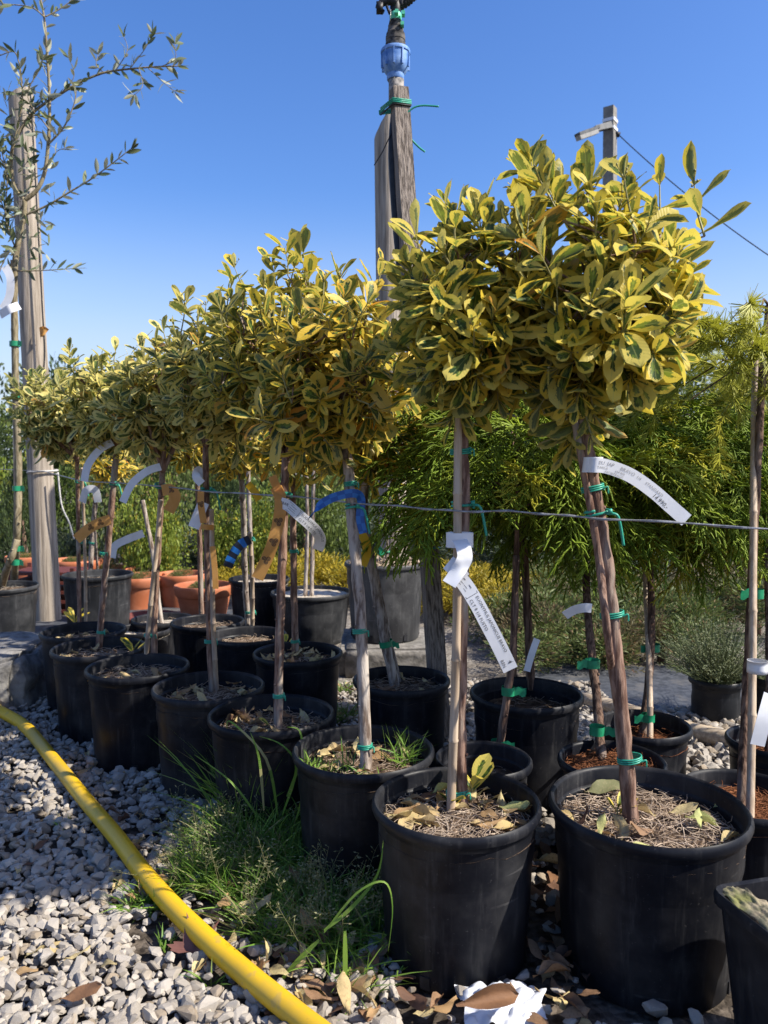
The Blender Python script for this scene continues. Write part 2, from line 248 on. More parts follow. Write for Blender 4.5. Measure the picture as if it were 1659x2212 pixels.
# ------------------------------------------------------------------ mesh helpers
Z3 = Vector((0, 0, 1))
def tag(o, label=None, cat=None, group=None, kind=None):
    if label: o['label'] = label
    if cat: o['category'] = cat
    if group: o['group'] = group
    if kind: o['kind'] = kind
    return o
def link(name, me, parent=None, mw=None):
    o = bpy.data.objects.new(name, me); COL.objects.link(o)
    if parent is not None:
        o.parent = parent
        o.matrix_parent_inverse = Matrix.Translation(-WL(parent))
    if mw is not None: o.matrix_basis = mw
    return o
_WL = {}
def WL(o):                                   # world place of a thing or part (all empties are unrotated)
    return _WL.get(o.name, Vector((0, 0, 0)))
def thing(name, loc, label, cat, group=None):
    o = bpy.data.objects.new(name, None); COL.objects.link(o); o.location = loc; o.empty_display_size = 0.05
    _WL[o.name] = Vector(loc); return tag(o, label, cat, group)
class MB:
    def __init__(s): s.v = []; s.f = []; s.uv = []
    def add(s, vs, fs, uvs=None):
        b = len(s.v); s.v += [tuple(v) for v in vs]; s.f += [tuple(i + b for i in f) for f in fs]
        s.uv += list(uvs) if uvs is not None else [(0, 0)] * len(vs); return s
    def tube(s, pts, rads, n=8, cap=True):
        pts = [Vector(p) for p in pts]; m = len(pts)
        if not hasattr(rads, '__len__'): rads = [rads] * m
        t0 = (pts[1] - pts[0]).normalized(); a = t0.orthogonal().normalized(); vs = []; L = 0; uvs = []
        for i in range(m):
            t = (pts[min(i + 1, m - 1)] - pts[max(i - 1, 0)]).normalized()
            a = (a - t * a.dot(t)).normalized(); b = t.cross(a)
            if i: L += (pts[i] - pts[i - 1]).length
            for k in range(n):
                an = 2 * math.pi * k / n; vs.append(pts[i] + (a * math.cos(an) + b * math.sin(an)) * rads[i]); uvs.append((L, k / n))
        fs = [(i * n + k, i * n + (k + 1) % n, (i + 1) * n + (k + 1) % n, (i + 1) * n + k) for i in range(m - 1) for k in range(n)]
        if cap: fs += [tuple(range(n))[::-1], tuple((m - 1) * n + k for k in range(n))]
        return s.add(vs, fs, uvs)
    def lathe(s, prof, n=40, c=(0, 0, 0), M=None, wob=0.0, seed=0):
        vs = []; c = Vector(c); m = len(prof)
        for (r, z) in prof:
            for k in range(n):
                a = 2 * math.pi * k / n; rr = r * (1 + wob * math.sin(2 * a + seed) + wob * 0.5 * math.sin(3 * a + seed * 2))
                v = Vector((rr * math.cos(a), rr * math.sin(a), z)); vs.append(c + (M @ v if M else v))
        fs = [(i * n + k, i * n + (k + 1) % n, (i + 1) * n + (k + 1) % n, (i + 1) * n + k) for i in range(m - 1) for k in range(n)]
        return s.add(vs, fs)
    def box(s, c, d, M=None):
        c = Vector(c); vs = []
        for z in (-1, 1):
            for x, y in ((-1, -1), (1, -1), (1, 1), (-1, 1)):
                v = Vector((x * d[0] / 2, y * d[1] / 2, z * d[2] / 2)); vs.append(c + (M @ v if M else v))
        return s.add(vs, [(3, 2, 1, 0), (4, 5, 6, 7), (0, 1, 5, 4), (1, 2, 6, 5), (2, 3, 7, 6), (3, 0, 4, 7)])
    def mesh(s, name, mat, smooth=True):
        me = bpy.data.meshes.new(name); me.from_pydata(s.v, [], s.f)
        if smooth: me.polygons.foreach_set('use_smooth', [True] * len(me.polygons))
        ul = me.uv_layers.new(name='UVMap'); uv = np.array(s.uv, dtype=np.float32)
        li = np.empty(len(me.loops), dtype=np.int32); me.loops.foreach_get('vertex_index', li); ul.data.foreach_set('uv', uv[li].ravel())
        for m in (mat if isinstance(mat, (list, tuple)) else [mat]): me.materials.append(m)
        me.update(); return me
    def build(s, name, mat, parent=None, smooth=True, label=None):
        o = link(name, s.mesh(name, mat, smooth), parent)
        if label: o['label'] = label
        return o
def sharp(o, ang=40):
    me = o.data; bm = bmesh.new(); bm.from_mesh(me)
    for e in bm.edges:
        if len(e.link_faces) == 2 and e.calc_face_angle(0) > R_(ang): e.smooth = False
    bm.to_mesh(me); bm.free(); return o
def joined(name, bases, items, mat, parent=None, kind='stuff'):
    """one mesh out of many placed copies; bases: list of (V,F,UV) arrays; items: (base index, 4x4)"""
    V = []; Fc = []; U = []; Rn = []; off = 0
    for bi, M in items:
        v, f, u = bases[bi]; M = np.array(M); V.append(v @ M[:3, :3].T + M[:3, 3]); Fc.append(f + off); U.append(u); Rn.append(np.full(len(v), random.random())); off += len(v)
    V = np.concatenate(V); U = np.concatenate(U); Rn = np.concatenate(Rn)
    me = bpy.data.meshes.new(name); nl = sum(f.size for f in Fc); nf = sum(len(f) for f in Fc)
    me.vertices.add(len(V)); me.vertices.foreach_set('co', V.astype(np.float32).ravel())
    loops = np.concatenate([f.ravel() for f in Fc]).astype(np.int32)
    sizes = np.concatenate([np.full(len(f), f.shape[1], dtype=np.int32) for f in Fc]); starts = np.concatenate([[0], np.cumsum(sizes)[:-1]]).astype(np.int32)
    me.loops.add(nl); me.loops.foreach_set('vertex_index', loops); me.polygons.add(nf); me.polygons.foreach_set('loop_start', starts)
    try: me.polygons.foreach_set('loop_total', sizes)
    except Exception: pass
    me.update(calc_edges=True)
    ul = me.uv_layers.new(name='UVMap'); ul.data.foreach_set('uv', U[loops].astype(np.float32).ravel())
    at = me.attributes.new('rnd', 'FLOAT', 'POINT'); at.data.foreach_set('value', Rn.astype(np.float32))
    me.polygons.foreach_set('use_smooth', [True] * nf); me.materials.append(mat); me.validate()
    o = link(name, me, parent)
    if kind: o['kind'] = kind
    return o
def frame(d, nrm, pos, sc=1.0):
    y = Vector(d).normalized(); z = Vector(nrm); z = z - y * z.dot(y)
    z = z.normalized() if z.length > 1e-5 else y.orthogonal().normalized(); x = y.cross(z)
    return Matrix(((x.x * sc, y.x * sc, z.x * sc, pos[0]), (x.y * sc, y.y * sc, z.y * sc, pos[1]), (x.z * sc, y.z * sc, z.z * sc, pos[2]), (0, 0, 0, 1)))
def rv(s=1.0): return Vector((random.gauss(0, s), random.gauss(0, s), random.gauss(0, s)))
def smooth_path(pts, k=6):
    pts = [Vector(p) for p in pts]
    if len(pts) < 3: return [pts[0].lerp(pts[-1], i / k) for i in range(k + 1)]
    out = []
    for i in range(len(pts) - 1):
        p0 = pts[max(i - 1, 0)]; p1 = pts[i]; p2 = pts[i + 1]; p3 = pts[min(i + 2, len(pts) - 1)]
        for j in range(k):
            t = j / k; out.append(0.5 * ((2 * p1) + (p2 - p0) * t + (2 * p0 - 5 * p1 + 4 * p2 - p3) * t * t + (3 * p1 - p0 - 3 * p2 + p3) * t ** 3))
    return out + [pts[-1]]
# ------------------------------------------------------------------ leaves
def leaf_arrays(wid, fold, curl, nt=7, wav=0.0, twist=0.0, shape='obovate', roll=0.0):
    V = []; U = []; nx = 4
    for i in range(nt + 1):
        t = i / nt
        if shape == 'obovate':
            w = wid * (0.06 + (max(0, (t - 0.10) / 0.90)) ** 0.85 * (max(0.0, 1 - t)) ** 0.55 * 1.72) if t < 1 else 0.0
        else:
            w = wid * (0.05 + math.sin(math.pi * t) ** 0.9) if t < 1 else 0.0
        w = max(w, 0.0) * 0.5
        for j in range(nx + 1):
            v = (j / nx - 0.5) * 2; x = v * w; z = fold * abs(x) - curl * t * t + wav * math.sin(t * 9 + v * 2) * abs(v)
            if roll: z += roll * x * x / max(wid, 1e-3)
            a = twist * t; V.append((x * math.cos(a) - z * math.sin(a), t, z * math.cos(a) + x * math.sin(a))); U.append((t, j / nx))
    Fq = [(i * (nx + 1) + j, i * (nx + 1) + j + 1, (i + 1) * (nx + 1) + j + 1, (i + 1) * (nx + 1) + j) for i in range(nt) for j in range(nx)]
    return np.array(V), np.array(Fq), np.array(U)
def arr_mesh(name, arr, mat, smooth=True):
    mb = MB(); mb.add(arr[0].tolist(), arr[1].tolist(), arr[2].tolist()); return mb.mesh(name, mat, smooth)
LEAF = [leaf_arrays(0.60, 0.20, 0.10, wav=0.014), leaf_arrays(0.54, 0.38, 0.22, twist=0.35), leaf_arrays(0.66, 0.10, 0.04, wav=0.02),
        leaf_arrays(0.50, 0.50, 0.32, twist=-0.4), leaf_arrays(0.58, 0.26, -0.10, wav=0.016), leaf_arrays(0.68, 0.16, 0.18, twist=0.15)]
LEAF_ME = [arr_mesh('leaf', a, MT['leaf']) for a in LEAF]
LEAF_MC = [arr_mesh('leaf', a, MT['leaf_cream']) for a in LEAF]
OLIVE = [leaf_arrays(0.27, 0.25, c, nt=5, twist=tw, shape='l') for c, tw in ((0.08, 0), (0.2, 0.3), (-0.05, -0.2))]
OLIVE_ME = [arr_mesh('leaf', a, MT['olive']) for a in OLIVE]
DEADL = [leaf_arrays(0.52, 0.5, 0.35, wav=0.05, twist=0.5), leaf_arrays(0.5, -0.3, -0.25, wav=0.06, twist=-0.4), leaf_arrays(0.6, 0.15, 0.15, wav=0.05), leaf_arrays(0.45, 0.9, 0.2, wav=0.06, twist=0.2, roll=2.0)]
DEAD_ME = [arr_mesh('dead_leaf', a, MT['dead']) for a in DEADL]
DEADB_ME = [arr_mesh('dead_leaf', a, MT['dead_brown']) for a in DEADL]
def branch(mb, p0, p1, r0, r1, n=6, bow=0.12):
    p0 = Vector(p0); p1 = Vector(p1); L = (p1 - p0).length
    mid = p0.lerp(p1, 0.5) + rv(L * 0.06) + Vector((0, 0, -bow * L * 0.3)); pts = smooth_path([p0, mid, p1], 4)
    mb.tube(pts, [r0 + (r1 - r0) * i / (len(pts) - 1) for i in range(len(pts))], n)
def crown(root, c, rx, rz, top, nshoots, nparts, cream=False, tint=(1, 1, 1), seed=0, ll=0.064, spikes=(), front=None, dens=1.0):
    """branches, shoots and leaves; the nparts leaves nearest the camera are objects of their own"""
    random.seed(seed); c = Vector(c); top = Vector(top); rx -= 0.016; rz -= 0.02; nshoots = int(nshoots * 1.2)
    br = MB(); tw = MB(); leaves = []
    tips = []
    for i in range(nshoots):
        k = (i + 0.5) / nshoots; z = 1 - 2 * k; a = i * 2.39996 + random.uniform(-0.3, 0.3); q = math.sqrt(max(0, 1 - z * z))
        d = Vector((q * math.cos(a), q * math.sin(a), z)) + rv(0.09); d.normalize()
        if random.random() < 0.30: rr = random.uniform(0.45, 0.8)
        else: rr = random.uniform(0.82, 1.08)
        if d.z < -0.35: rr *= 0.86
        rr *= 1 + 0.34 * mnoise.noise(d * 1.7 + Vector((seed * 3.1, 0, seed)))
        if d.z > 0.55 and random.random() < 0.28: rr *= random.uniform(1.05, 1.2)
        tips.append((c + Vector((d.x * rx * rr, d.y * rx * rr, d.z * rz * rr)), d, 1.0))
    for (sp, ln) in spikes: tips.append((Vector(sp), Vector((random.uniform(-.2, .2), 0, 1)).normalized(), ln))
    mains = []
    for i in range(7):
        a = i * 0.9 + random.random(); e = c + Vector((math.cos(a) * rx * 0.5, math.sin(a) * rx * 0.5, random.uniform(-0.1, 0.45) * rz)); mains.append(e)
        branch(br, top - Vector((0, 0, 0.01)), e, 0.0075, 0.0035)
    for tip, d, ln in tips:
        ax = (d * 0.75 + Vector((0, 0, 0.62)) + rv(0.22)); ax.normalize()
        if d.z < -0.2: ax = (d * 0.9 + Vector((0, 0, 0.12)) + rv(0.2)).normalized()
        sl_ = random.uniform(0.045, 0.075) * (0.9 + 0.5 * (ln > 1)); base = tip - ax * sl_
        m = min(mains, key=lambda q: (q - base).length); m = m.lerp(base, 0.25) if random.random() < .5 else m
        branch(br, m, base, 0.0026, 0.0017, 4)
        tw.tube([base, base.lerp(tip, 0.5) + rv(0.002), tip], [0.0019, 0.0016, 0.0011], 4, False)
        u = ax.orthogonal().normalized(); w = ax.cross(u); ph = random.uniform(0, 6.28)
        np_ = random.choice((3, 4, 4, 5, 5)) if dens >= 1 else random.choice((2, 3, 3))
        for p in range(np_):
            f = p / max(1, np_ - 1)
            for sgn in (0, 1):
                an = ph + p * math.pi / 2 + sgn * math.pi + random.uniform(-0.25, 0.25); rad = u * math.cos(an) + w * math.sin(an)
                op = R_(82 - 52 * f + random.uniform(-16, 18)); dr = ax * math.cos(op) + rad * math.sin(op)
                dr = (dr + Vector((0, 0, -0.30 * (1 - f) * (1 if d.z < 0.2 else 0.4)))).normalized()
                nr = (ax * math.sin(op) - rad * math.cos(op)) + rv(0.16)
                s = ll * random.uniform(0.58, 1.20) * (1.0 - 0.34 * f)
                leaves.append((random.randrange(6), frame(dr, nr, base + ax * sl_ * (0.08 + 0.92 * f) + rad * 0.001, s), base.copy()))
        if random.random() < 0.4:                                   # tight flower buds at the shoot tip
            for q in range(5):
                e = tip + ax * 0.012 + rv(0.006); tw.tube([tip, e], [0.0007, 0.0007], 3, False); tw.tube([e - ax * 0.0015, e + ax * 0.002], [0.0018, 0.0012], 4)
    br.build('branches', MT['bark'], root); crown_o = tw.build('crown', MT['twig'], root); _WL[crown_o.name] = Vector((0, 0, 0))
    camd = (Vector((0, 0, H)) - c).normalized()
    def rank(l):
        q = l[1].translation - c; return -(q.dot(camd) / max(rx, 0.01)) - 0.25 * abs(l[1].to_3x3().col[2].normalized().dot(camd)) - 0.2 * q.length / rx
    leaves.sort(key=rank)
    ME = LEAF_MC if cream else LEAF_ME
    for bi, M, _ in leaves[:nparts]:
        o = link('leaf', ME[bi], crown_o); o.matrix_parent_inverse = Matrix(); o.matrix_basis = M; o.color = (*tint, 1)
        if random.random() < 0.03: o.color = (tint[0], tint[1] * 0.62, tint[2] * 0.5, 1)
    rest = leaves[nparts:]
    if rest:
        o = joined('inner_leaves', LEAF, [(b, M) for b, M, _ in rest], ME[0].materials[0], None); o.parent = crown_o
        o.matrix_parent_inverse = Matrix.Translation(-WL(root)) @ Matrix(); o.color = (*tint, 1)
        o.matrix_parent_inverse = Matrix()
    return crown_o
# ------------------------------------------------------------------ pots
def pot_profile(R, h, rb, soil, lip=0.008, wall=0.003):
    return [(rb * 0.02, 0.006), (rb - 0.01, 0.006), (rb - 0.002, 0.0), (rb, 0.004), (rb + (R - lip - rb) * 0.5, h * 0.5), (R - lip * 1.75, h - lip * 4.2), (R - lip * 1.42, h - lip * 4.0), (R - lip * 1.15, h - lip * 2.3), (R - lip * 0.25, h - lip * 2.1), (R, h - lip * 1.4),
            (R - lip * 0.1, h - lip * 0.55), (R - lip * 0.55, h - lip * 0.05), (R - lip * 1.05, h - lip * 0.25), (R - lip * 1.3, h - lip * 0.9), (R - lip * 1.3 - wall * 0.4, h * 0.72), (rb - wall, h * 0.4), (0.004, h * 0.38)]
def soil_disc(R, z, seed, amp=0.007):
    mb = MB(); rings = 9; n = 30; vs = [(0, 0, z)]; fs = []
    for i in range(1, rings + 1):
        r = R * i / rings
        for k in range(n):
            a = 2 * math.pi * k / n; x, y = r * math.cos(a), r * math.sin(a)
            vs.append((x, y, z + amp * mnoise.noise(Vector((x * 22 + seed, y * 22, seed))) + amp * 1.1 * mnoise.noise(Vector((x * 70, y * 70, seed)))))
    fs += [(0, 1 + k, 1 + (k + 1) % n) for k in range(n)]
    for i in range(rings - 1):
        b = 1 + i * n; fs += [(b + k, b + n + k, b + n + (k + 1) % n, b + (k + 1) % n) for k in range(n)]
    return mb.add(vs, fs)
def fibres(R, z, n, seed, r=0.0006, ln=0.035, h=0.008, hole=0.0):
    random.seed(seed); mb = MB()
    for i in range(n):
        a = random.uniform(0, 6.283); q = R * math.sqrt(random.uniform(hole, 1)); p = Vector((q * math.cos(a), q * math.sin(a), z + random.uniform(0, h)))
        d = Vector((random.gauss(0, 1), random.gauss(0, 1), random.gauss(0, 0.25))).normalized(); pts = [p]; b = rv(0.5)
        for k in range(3):
            d = (d + b * 0.5 + rv(0.25)).normalized(); d.z *= 0.5; nxt = pts[-1] + d * ln * random.uniform(0.2, 0.42); nxt.z = max(nxt.z, z - 0.002)
            rr = math.hypot(nxt.x, nxt.y)
            if rr > R: nxt.x *= R / rr; nxt.y *= R / rr
            pts.append(nxt)
        mb.tube(pts, r * random.uniform(0.7, 1.4), 3, False)
    return mb
def off(mb, c):
    c = Vector(c); mb.v = [(v[0] + c.x, v[1] + c.y, v[2] + c.z) for v in mb.v]; return mb
def make_pot(root, c, R, h, soil, rb=None, mat='pot', topm='coir', seed=0, nf=260, tilt=None, soilm='soil', n=56, slots=True):
    c = Vector(c); rb = rb or R * 0.83; mb = MB(); mb.lathe(pot_profile(R, h, rb, soil), n, (0, 0, 0), wob=0.004, seed=seed)
    off(mb, c); po = mb.build('pot', MT[mat], root); sharp(po, 50); _WL[po.name] = Vector((0, 0, 0))
    ri = (rb + (R - rb) * soil / h) - 0.006
    off(soil_disc(ri, soil, seed), c).build('soil', MT[soilm], root)
    if nf: o = off(fibres(ri - 0.008, soil + 0.002, nf, seed + 5), c).build('mulch', MT[topm], root); o['kind'] = 'stuff'
    if slots:
        for k in range(6):
            a = seed * 0.7 + k * math.pi / 3; M = Matrix.Rotation(a, 3, 'Z'); mb = MB(); rr = rb + (R - rb) * 0.09 - 0.0035
            mb.box(c + M @ Vector((rr, 0, h * 0.06)), (0.008, 0.016, h * 0.075), M); mb.build('drain_slot', MT['pe_black'], root, False)
    return po
def ring(mb, c, ax, r1, r2, rad=0.0022, turns=1.6, rise=0.004, n=20):
    """a tie wound round a stem: an ellipse r1 x r2 about the axis"""
    ax = Vector(ax).normalized(); u = Vector((1, 0, 0)); u = (u - ax * u.dot(ax)).normalized(); w = ax.cross(u); pts = []
    m = int(n * turns)
    for i in range(m + 1):
        a = 2 * math.pi * i / n; pts.append(Vector(c) + u * math.cos(a) * r1 + w * math.sin(a) * r2 + ax * rise * (i / n - turns / 2))
    mb.tube(pts, rad, 6)
def band(mb, c, ax, r, w=0.016, tail=0.02, tdir=(1, -0.2, 0)):
    """a flat tape round a stem with a free tail"""
    ax = Vector(ax).normalized(); u = Vector((1, 0, 0)); u = (u - ax * u.dot(ax)).normalized(); v = ax.cross(u); c = Vector(c); vs = []; n = 18
    for i in range(n + 1):
        a = 2 * math.pi * i / n; p = c + (u * math.cos(a) + v * math.sin(a)) * r
        for k in (-1, 1): vs.append(p + ax * k * w / 2)
    mb.add(vs, [(2 * i, 2 * i + 2, 2 * i + 3, 2 * i + 1) for i in range(n)])
    t = Vector(tdir).normalized(); p = c + t * r * 0.9 - v * r * 0.5; vs = []
    for k in range(4):
        q = p + t * tail * k / 3 + ax * 0.003 * math.sin(k * 2.0)
        for s in (-1, 1): vs.append(q + ax * s * w / 2)
    mb.add(vs, [(2 * i, 2 * i + 2, 2 * i + 3, 2 * i + 1) for i in range(3)])
def stem(root, pts, r0, r1, mat, name='trunk', n=12, knots=True, seed=0):
    random.seed(seed + 91); pts = smooth_path(pts, 7); m = len(pts); mb = MB()
    rads = [r0 + (r1 - r0) * i / (m - 1) for i in range(m)]; rads = [r * (1 + 0.06 * math.sin(i * 1.7 + seed) + random.uniform(-0.03, 0.03)) for i, r in enumerate(rads)]
    rads[0] *= 1.12; mb.tube([p + rv(r0 * 0.05) for p in pts], rads, n)
    if knots:
        for k in range(5):
            i = random.randrange(2, m - 2); d = Vector((random.uniform(-1, 1), random.uniform(-1, -.1), random.uniform(-.1, .4))).normalized(); p = pts[i] + d * rads[i] * 0.75
            mb.tube([p, p + d * rads[i] * 0.5], [rads[i] * 0.4, rads[i] * 0.22], 7)
    return mb.build(name, MT[mat], root)
def bamboo(root, p0, p1, r, name='stake', mat='bamboo', seed=0):
    p0 = Vector(p0); p1 = Vector(p1); L = (p1 - p0).length; pts = []; rads = []; nn = 5
    for i in range(nn):
        for f, k in ((0.0, 1.16), (0.025, 1.0), (0.5, 0.97), (0.975, 1.0), (0.99, 1.13)):
            t = (i + f) / nn; pts.append(p0.lerp(p1, t) + Vector((math.sin(t * 5 + seed), math.cos(t * 4 + seed), 0)) * r * 0.3); rads.append(r * k * (1 - 0.12 * t))
    mb = MB(); mb.tube(pts, rads, 9); return mb.build(name, MT[mat], root)
# ------------------------------------------------------------------ ribbons (labels, tapes)
class Ribbon:
    def __init__(s, pts, width, sides, k=8):
        s.c = smooth_path(pts, k); s.w = width; sd = smooth_path([Vector(q).normalized() for q in sides], k) if len(sides) == len(pts) else [Vector(sides[0])] * len(s.c)
        s.s = []; s.nn = []; s.L = [0]
        for i, p in enumerate(s.c):
            t = (s.c[min(i + 1, len(s.c) - 1)] - s.c[max(i - 1, 0)]).normalized(); q = sd[i]; q = (q - t * q.dot(t)).normalized(); s.s.append(q); s.nn.append(t.cross(q))
            if i: s.L.append(s.L[-1] + (p - s.c[i - 1]).length)
    def at(s, u, v, o=0.0):
        i = 0
        while i < len(s.L) - 2 and s.L[i + 1] < u: i += 1
        f = (u - s.L[i]) / max(1e-9, s.L[i + 1] - s.L[i]); nn = s.nn[i].lerp(s.nn[i + 1], f)
        return s.c[i].lerp(s.c[i + 1], f) + s.s[i].lerp(s.s[i + 1], f) * v + nn * o
    def strip(s, mb, th=0.0003):
        n = len(s.c); vs = []; uvs = []
        for i in range(n):
            for v in (-1, -0.33, 0.33, 1):
                vs.append(s.c[i] + s.s[i] * v * s.w / 2 + s.nn[i] * th); uvs.append((s.L[i], v * .5 + .5))
        b = len(vs)
        for i in range(n):
            for v in (-1, -0.33, 0.33, 1):
                vs.append(s.c[i] + s.s[i] * v * s.w / 2 - s.nn[i] * th); uvs.append((s.L[i], v * .5 + .5))
        fs = []
        for i in range(n - 1):
            for k in range(3):
                a = i * 4 + k; fs.append((a, a + 4, a + 5, a + 1)); fs.append((b + a, b + a + 1, b + a + 5, b + a + 4))
            for k in (0, 3): a = i * 4 + k; fs.append((a, b + a, b + a + 4, a + 4))
        for i in (0, n - 1):
            for k in range(3): a = i * 4 + k; fs.append((a, a + 1, b + a + 1, b + a))
        mb.add(vs, fs, uvs)
    def text(s, mb, body, u0, v0, size, shear=0.0, flip=1):
        cu = bpy.data.curves.new('t', 'FONT'); cu.body = body; cu.size = size; cu.resolution_u = 2; cu.shear = shear
        ob = bpy.data.objects.new('t', cu); me = bpy.data.meshes.new_from_object(ob)
        mb.add([s.at(u0 + v.co.x, v0 + v.co.y, 0.0007 * flip) for v in me.vertices], [tuple(p.vertices) for p in me.polygons])
        bpy.data.objects.remove(ob); bpy.data.curves.remove(cu); bpy.data.meshes.remove(me)
    def line(s, mb, pts, w=0.0006, flip=1):
        for (a, b) in zip(pts[:-1], pts[1:]):
            a = Vector((*a, 0)); b = Vector((*b, 0)); t = (b - a)
            if t.length < 1e-6: continue
            t.normalize(); q = Vector((-t.y, t.x, 0)) * w / 2; e = t * w * .3
            vs = [a - e + q, a - e - q, b + e - q, b + e + q]; mb.add([s.at(v.x, v.y, 0.0007 * flip) for v in vs], [(0, 1, 2, 3)])
    def triskel(s, mb, u0, v0, R, flip=1):
        for k in range(3):
            a0 = k * 2.094 + 0.4; pts = []
            cx, cy = R * 0.55 * math.cos(a0), R * 0.55 * math.sin(a0)
            for i in range(26):
                t = i / 25; a = a0 + math.pi + t * 11.0; r = R * 0.5 * (1 - t * 0.85); pts.append((u0 + cx + r * math.cos(a), v0 + cy + r * math.sin(a)))
            s.line(mb, [(u0, v0)] + pts, R * 0.14, flip)
# ================================================================== THE SETTING
mb = MB(); n = 60
def gz(x, y): return 0.0
gs = [-150, -60, -25, -10, -5, -3, -2, -1, 0, 1, 2, 3, 5, 10, 25, 60, 150]; gy = [-60, -20, -6, -2, 0, 1, 2, 3, 4, 6, 9, 14, 25, 60, 120, 250]
mb.add([(x, y, -0.004) for y in gy for x in gs], [(j * len(gs) + i, j * len(gs) + i + 1, (j + 1) * len(gs) + i + 1, (j + 1) * len(gs) + i) for j in range(len(gy) - 1) for i in range(len(gs) - 1)])
ground = tag(mb.build('ground', MT['ground'], None), 'gravelly earth of the nursery yard', None, None, 'structure')
# ground fabric strip on the right and the planting bed beyond
def sheet(name, pts, z, mat, label, div=10):
    mb = MB(); a, b, c, d = [Vector(p) for p in pts]; vs = []
    for i in range(div + 1):
        for j in range(div + 1):
            p = a.lerp(b, j / div).lerp(d.lerp(c, j / div), i / div); p.z = z + 0.004 * (1 + mnoise.noise(p * 6)); vs.append(p)
    mb.add(vs, [(i * (div + 1) + j, i * (div + 1) + j + 1, (i + 1) * (div + 1) + j + 1, (i + 1) * (div + 1) + j) for i in range(div) for j in range(div)])
    return tag(mb.build(name, MT[mat], None), label, None, None, 'structure')
sheet('ground_fabric', [G(1130, 1540), G(1800, 1590), G(1760, 1440), G(1160, 1445)], 0.004, 'fabric', 'black woven ground fabric behind the lying pole', 14)
sheet('ground_fabric', [(-2.6, 3.6, 0), (-0.6, 3.6, 0), (-0.6, 4.9, 0), (-2.6, 4.9, 0)], 0.004, 'fabric', 'black ground fabric under the terracotta pots', 14)

# ---- pots on the ground: centre, radius, height, soil level (used for gravel too)
def cpx(x, y, Y): p = P(x, y, Y); return Vector((p.x, Y, 0))
POTS = {
 'A': (Vector((0.417, 1.19, 0)), 0.154, 0.262, 0.218), 'B': (Vector((0.117, 1.215, 0)), 0.137, 0.256, 0.212), 'C': (Vector((-0.040, 1.455, 0)), 0.137, 0.252, 0.212),
 'D': (Vector((-0.247, 1.66, 0)), 0.138, 0.256, 0.212), 'E': (Vector((-0.432, 1.868, 0)), 0.137, 0.256, 0.214), 'F': (Vector((-0.665, 2.05, 0)), 0.137, 0.258, 0.218),
 'G': (Vector((-0.852, 2.27, 0)), 0.137, 0.258, 0.218), 'H': (Vector((-0.995, 2.52, 0)), 0.137, 0.256, 0.214),
 'C2': (Vector((0.045, 1.955, 0)), 0.126, 0.25, 0.215), 'D2': (Vector((-0.252, 2.22, 0)), 0.132, 0.255, 0.222), 'E2': (Vector((-0.446, 2.48, 0)), 0.13, 0.25, 0.21),
 'F2': (Vector((-0.625, 2.70, 0)), 0.13, 0.25, 0.215), 'G2': (Vector((-1.33, 3.55, 0)), 0.158, 0.30, 0.26), 'O': (Vector((-1.70, 3.38, 0)), 0.16, 0.27, 0.24),
 'K1': (Vector((0.341, 1.815, 0)), 0.135, 0.255, 0.205), 'N1': (Vector((0.197, 1.50, 0)), 0.098, 0.215, 0.16), 'K2': (Vector((0.452, 1.495, 0)), 0.106, 0.215, 0.19),
 'K3': (Vector((0.597, 1.735, 0)), 0.106, 0.205, 0.16), 'K4': (Vector((0.658, 1.37, 0)), 0.115, 0.20, 0.165), 'K5': (Vector((0.84, 1.62, 0)), 0.10, 0.21, 0.17),
}
# ---- gravel
def stone_arr(seed):
    rs = random.Random(seed); bm = bmesh.new(); sx, sy, sz = 0.5, rs.uniform(0.30, 0.44), rs.uniform(0.17, 0.30)
    for i in range(21):
        v = Vector((rs.gauss(0, 1), rs.gauss(0, 1), rs.gauss(0, 1))).normalized() * rs.uniform(0.84, 1.06); bm.verts.new((v.x * sx, v.y * sy, v.z * sz))
    r = bmesh.ops.convex_hull(bm, input=bm.verts); bmesh.ops.delete(bm, geom=[g for g in r['geom_interior'] if isinstance(g, bmesh.types.BMVert)], context='VERTS')
    bmesh.ops.triangulate(bm, faces=bm.faces); bm.verts.ensure_lookup_table(); bm.verts.index_update()
    V = np.array([v.co[:] for v in bm.verts]); Fq = np.array([[v.index for v in f.verts] for f in bm.faces]); bm.free(); return V, Fq, np.zeros((len(V), 2))
STONES = [stone_arr(i) for i in range(14)]
STONE_ME = [arr_mesh('stone', a, MT['stone'], False) for a in STONES]
random.seed(31); items = []
grass_c = G(600, 1930); 
def in_pot(x, y, m=0.0):
    return any((x - c.x) ** 2 + (y - c.y) ** 2 < (R * 0.84 + m) ** 2 for c, R, h, s in POTS.values())
def stone_at(x, y, s, z):
    M = Matrix.Translation((x, y, z)) @ Matrix.Rotation(random.uniform(0, 6.28), 4, 'Z') @ Matrix.Rotation(random.gauss(0, 0.4), 4, 'X') @ Matrix.Rotation(random.gauss(0, 0.4), 4, 'Y') @ Matrix.Scale(s, 4)
    return (random.randrange(14), M)
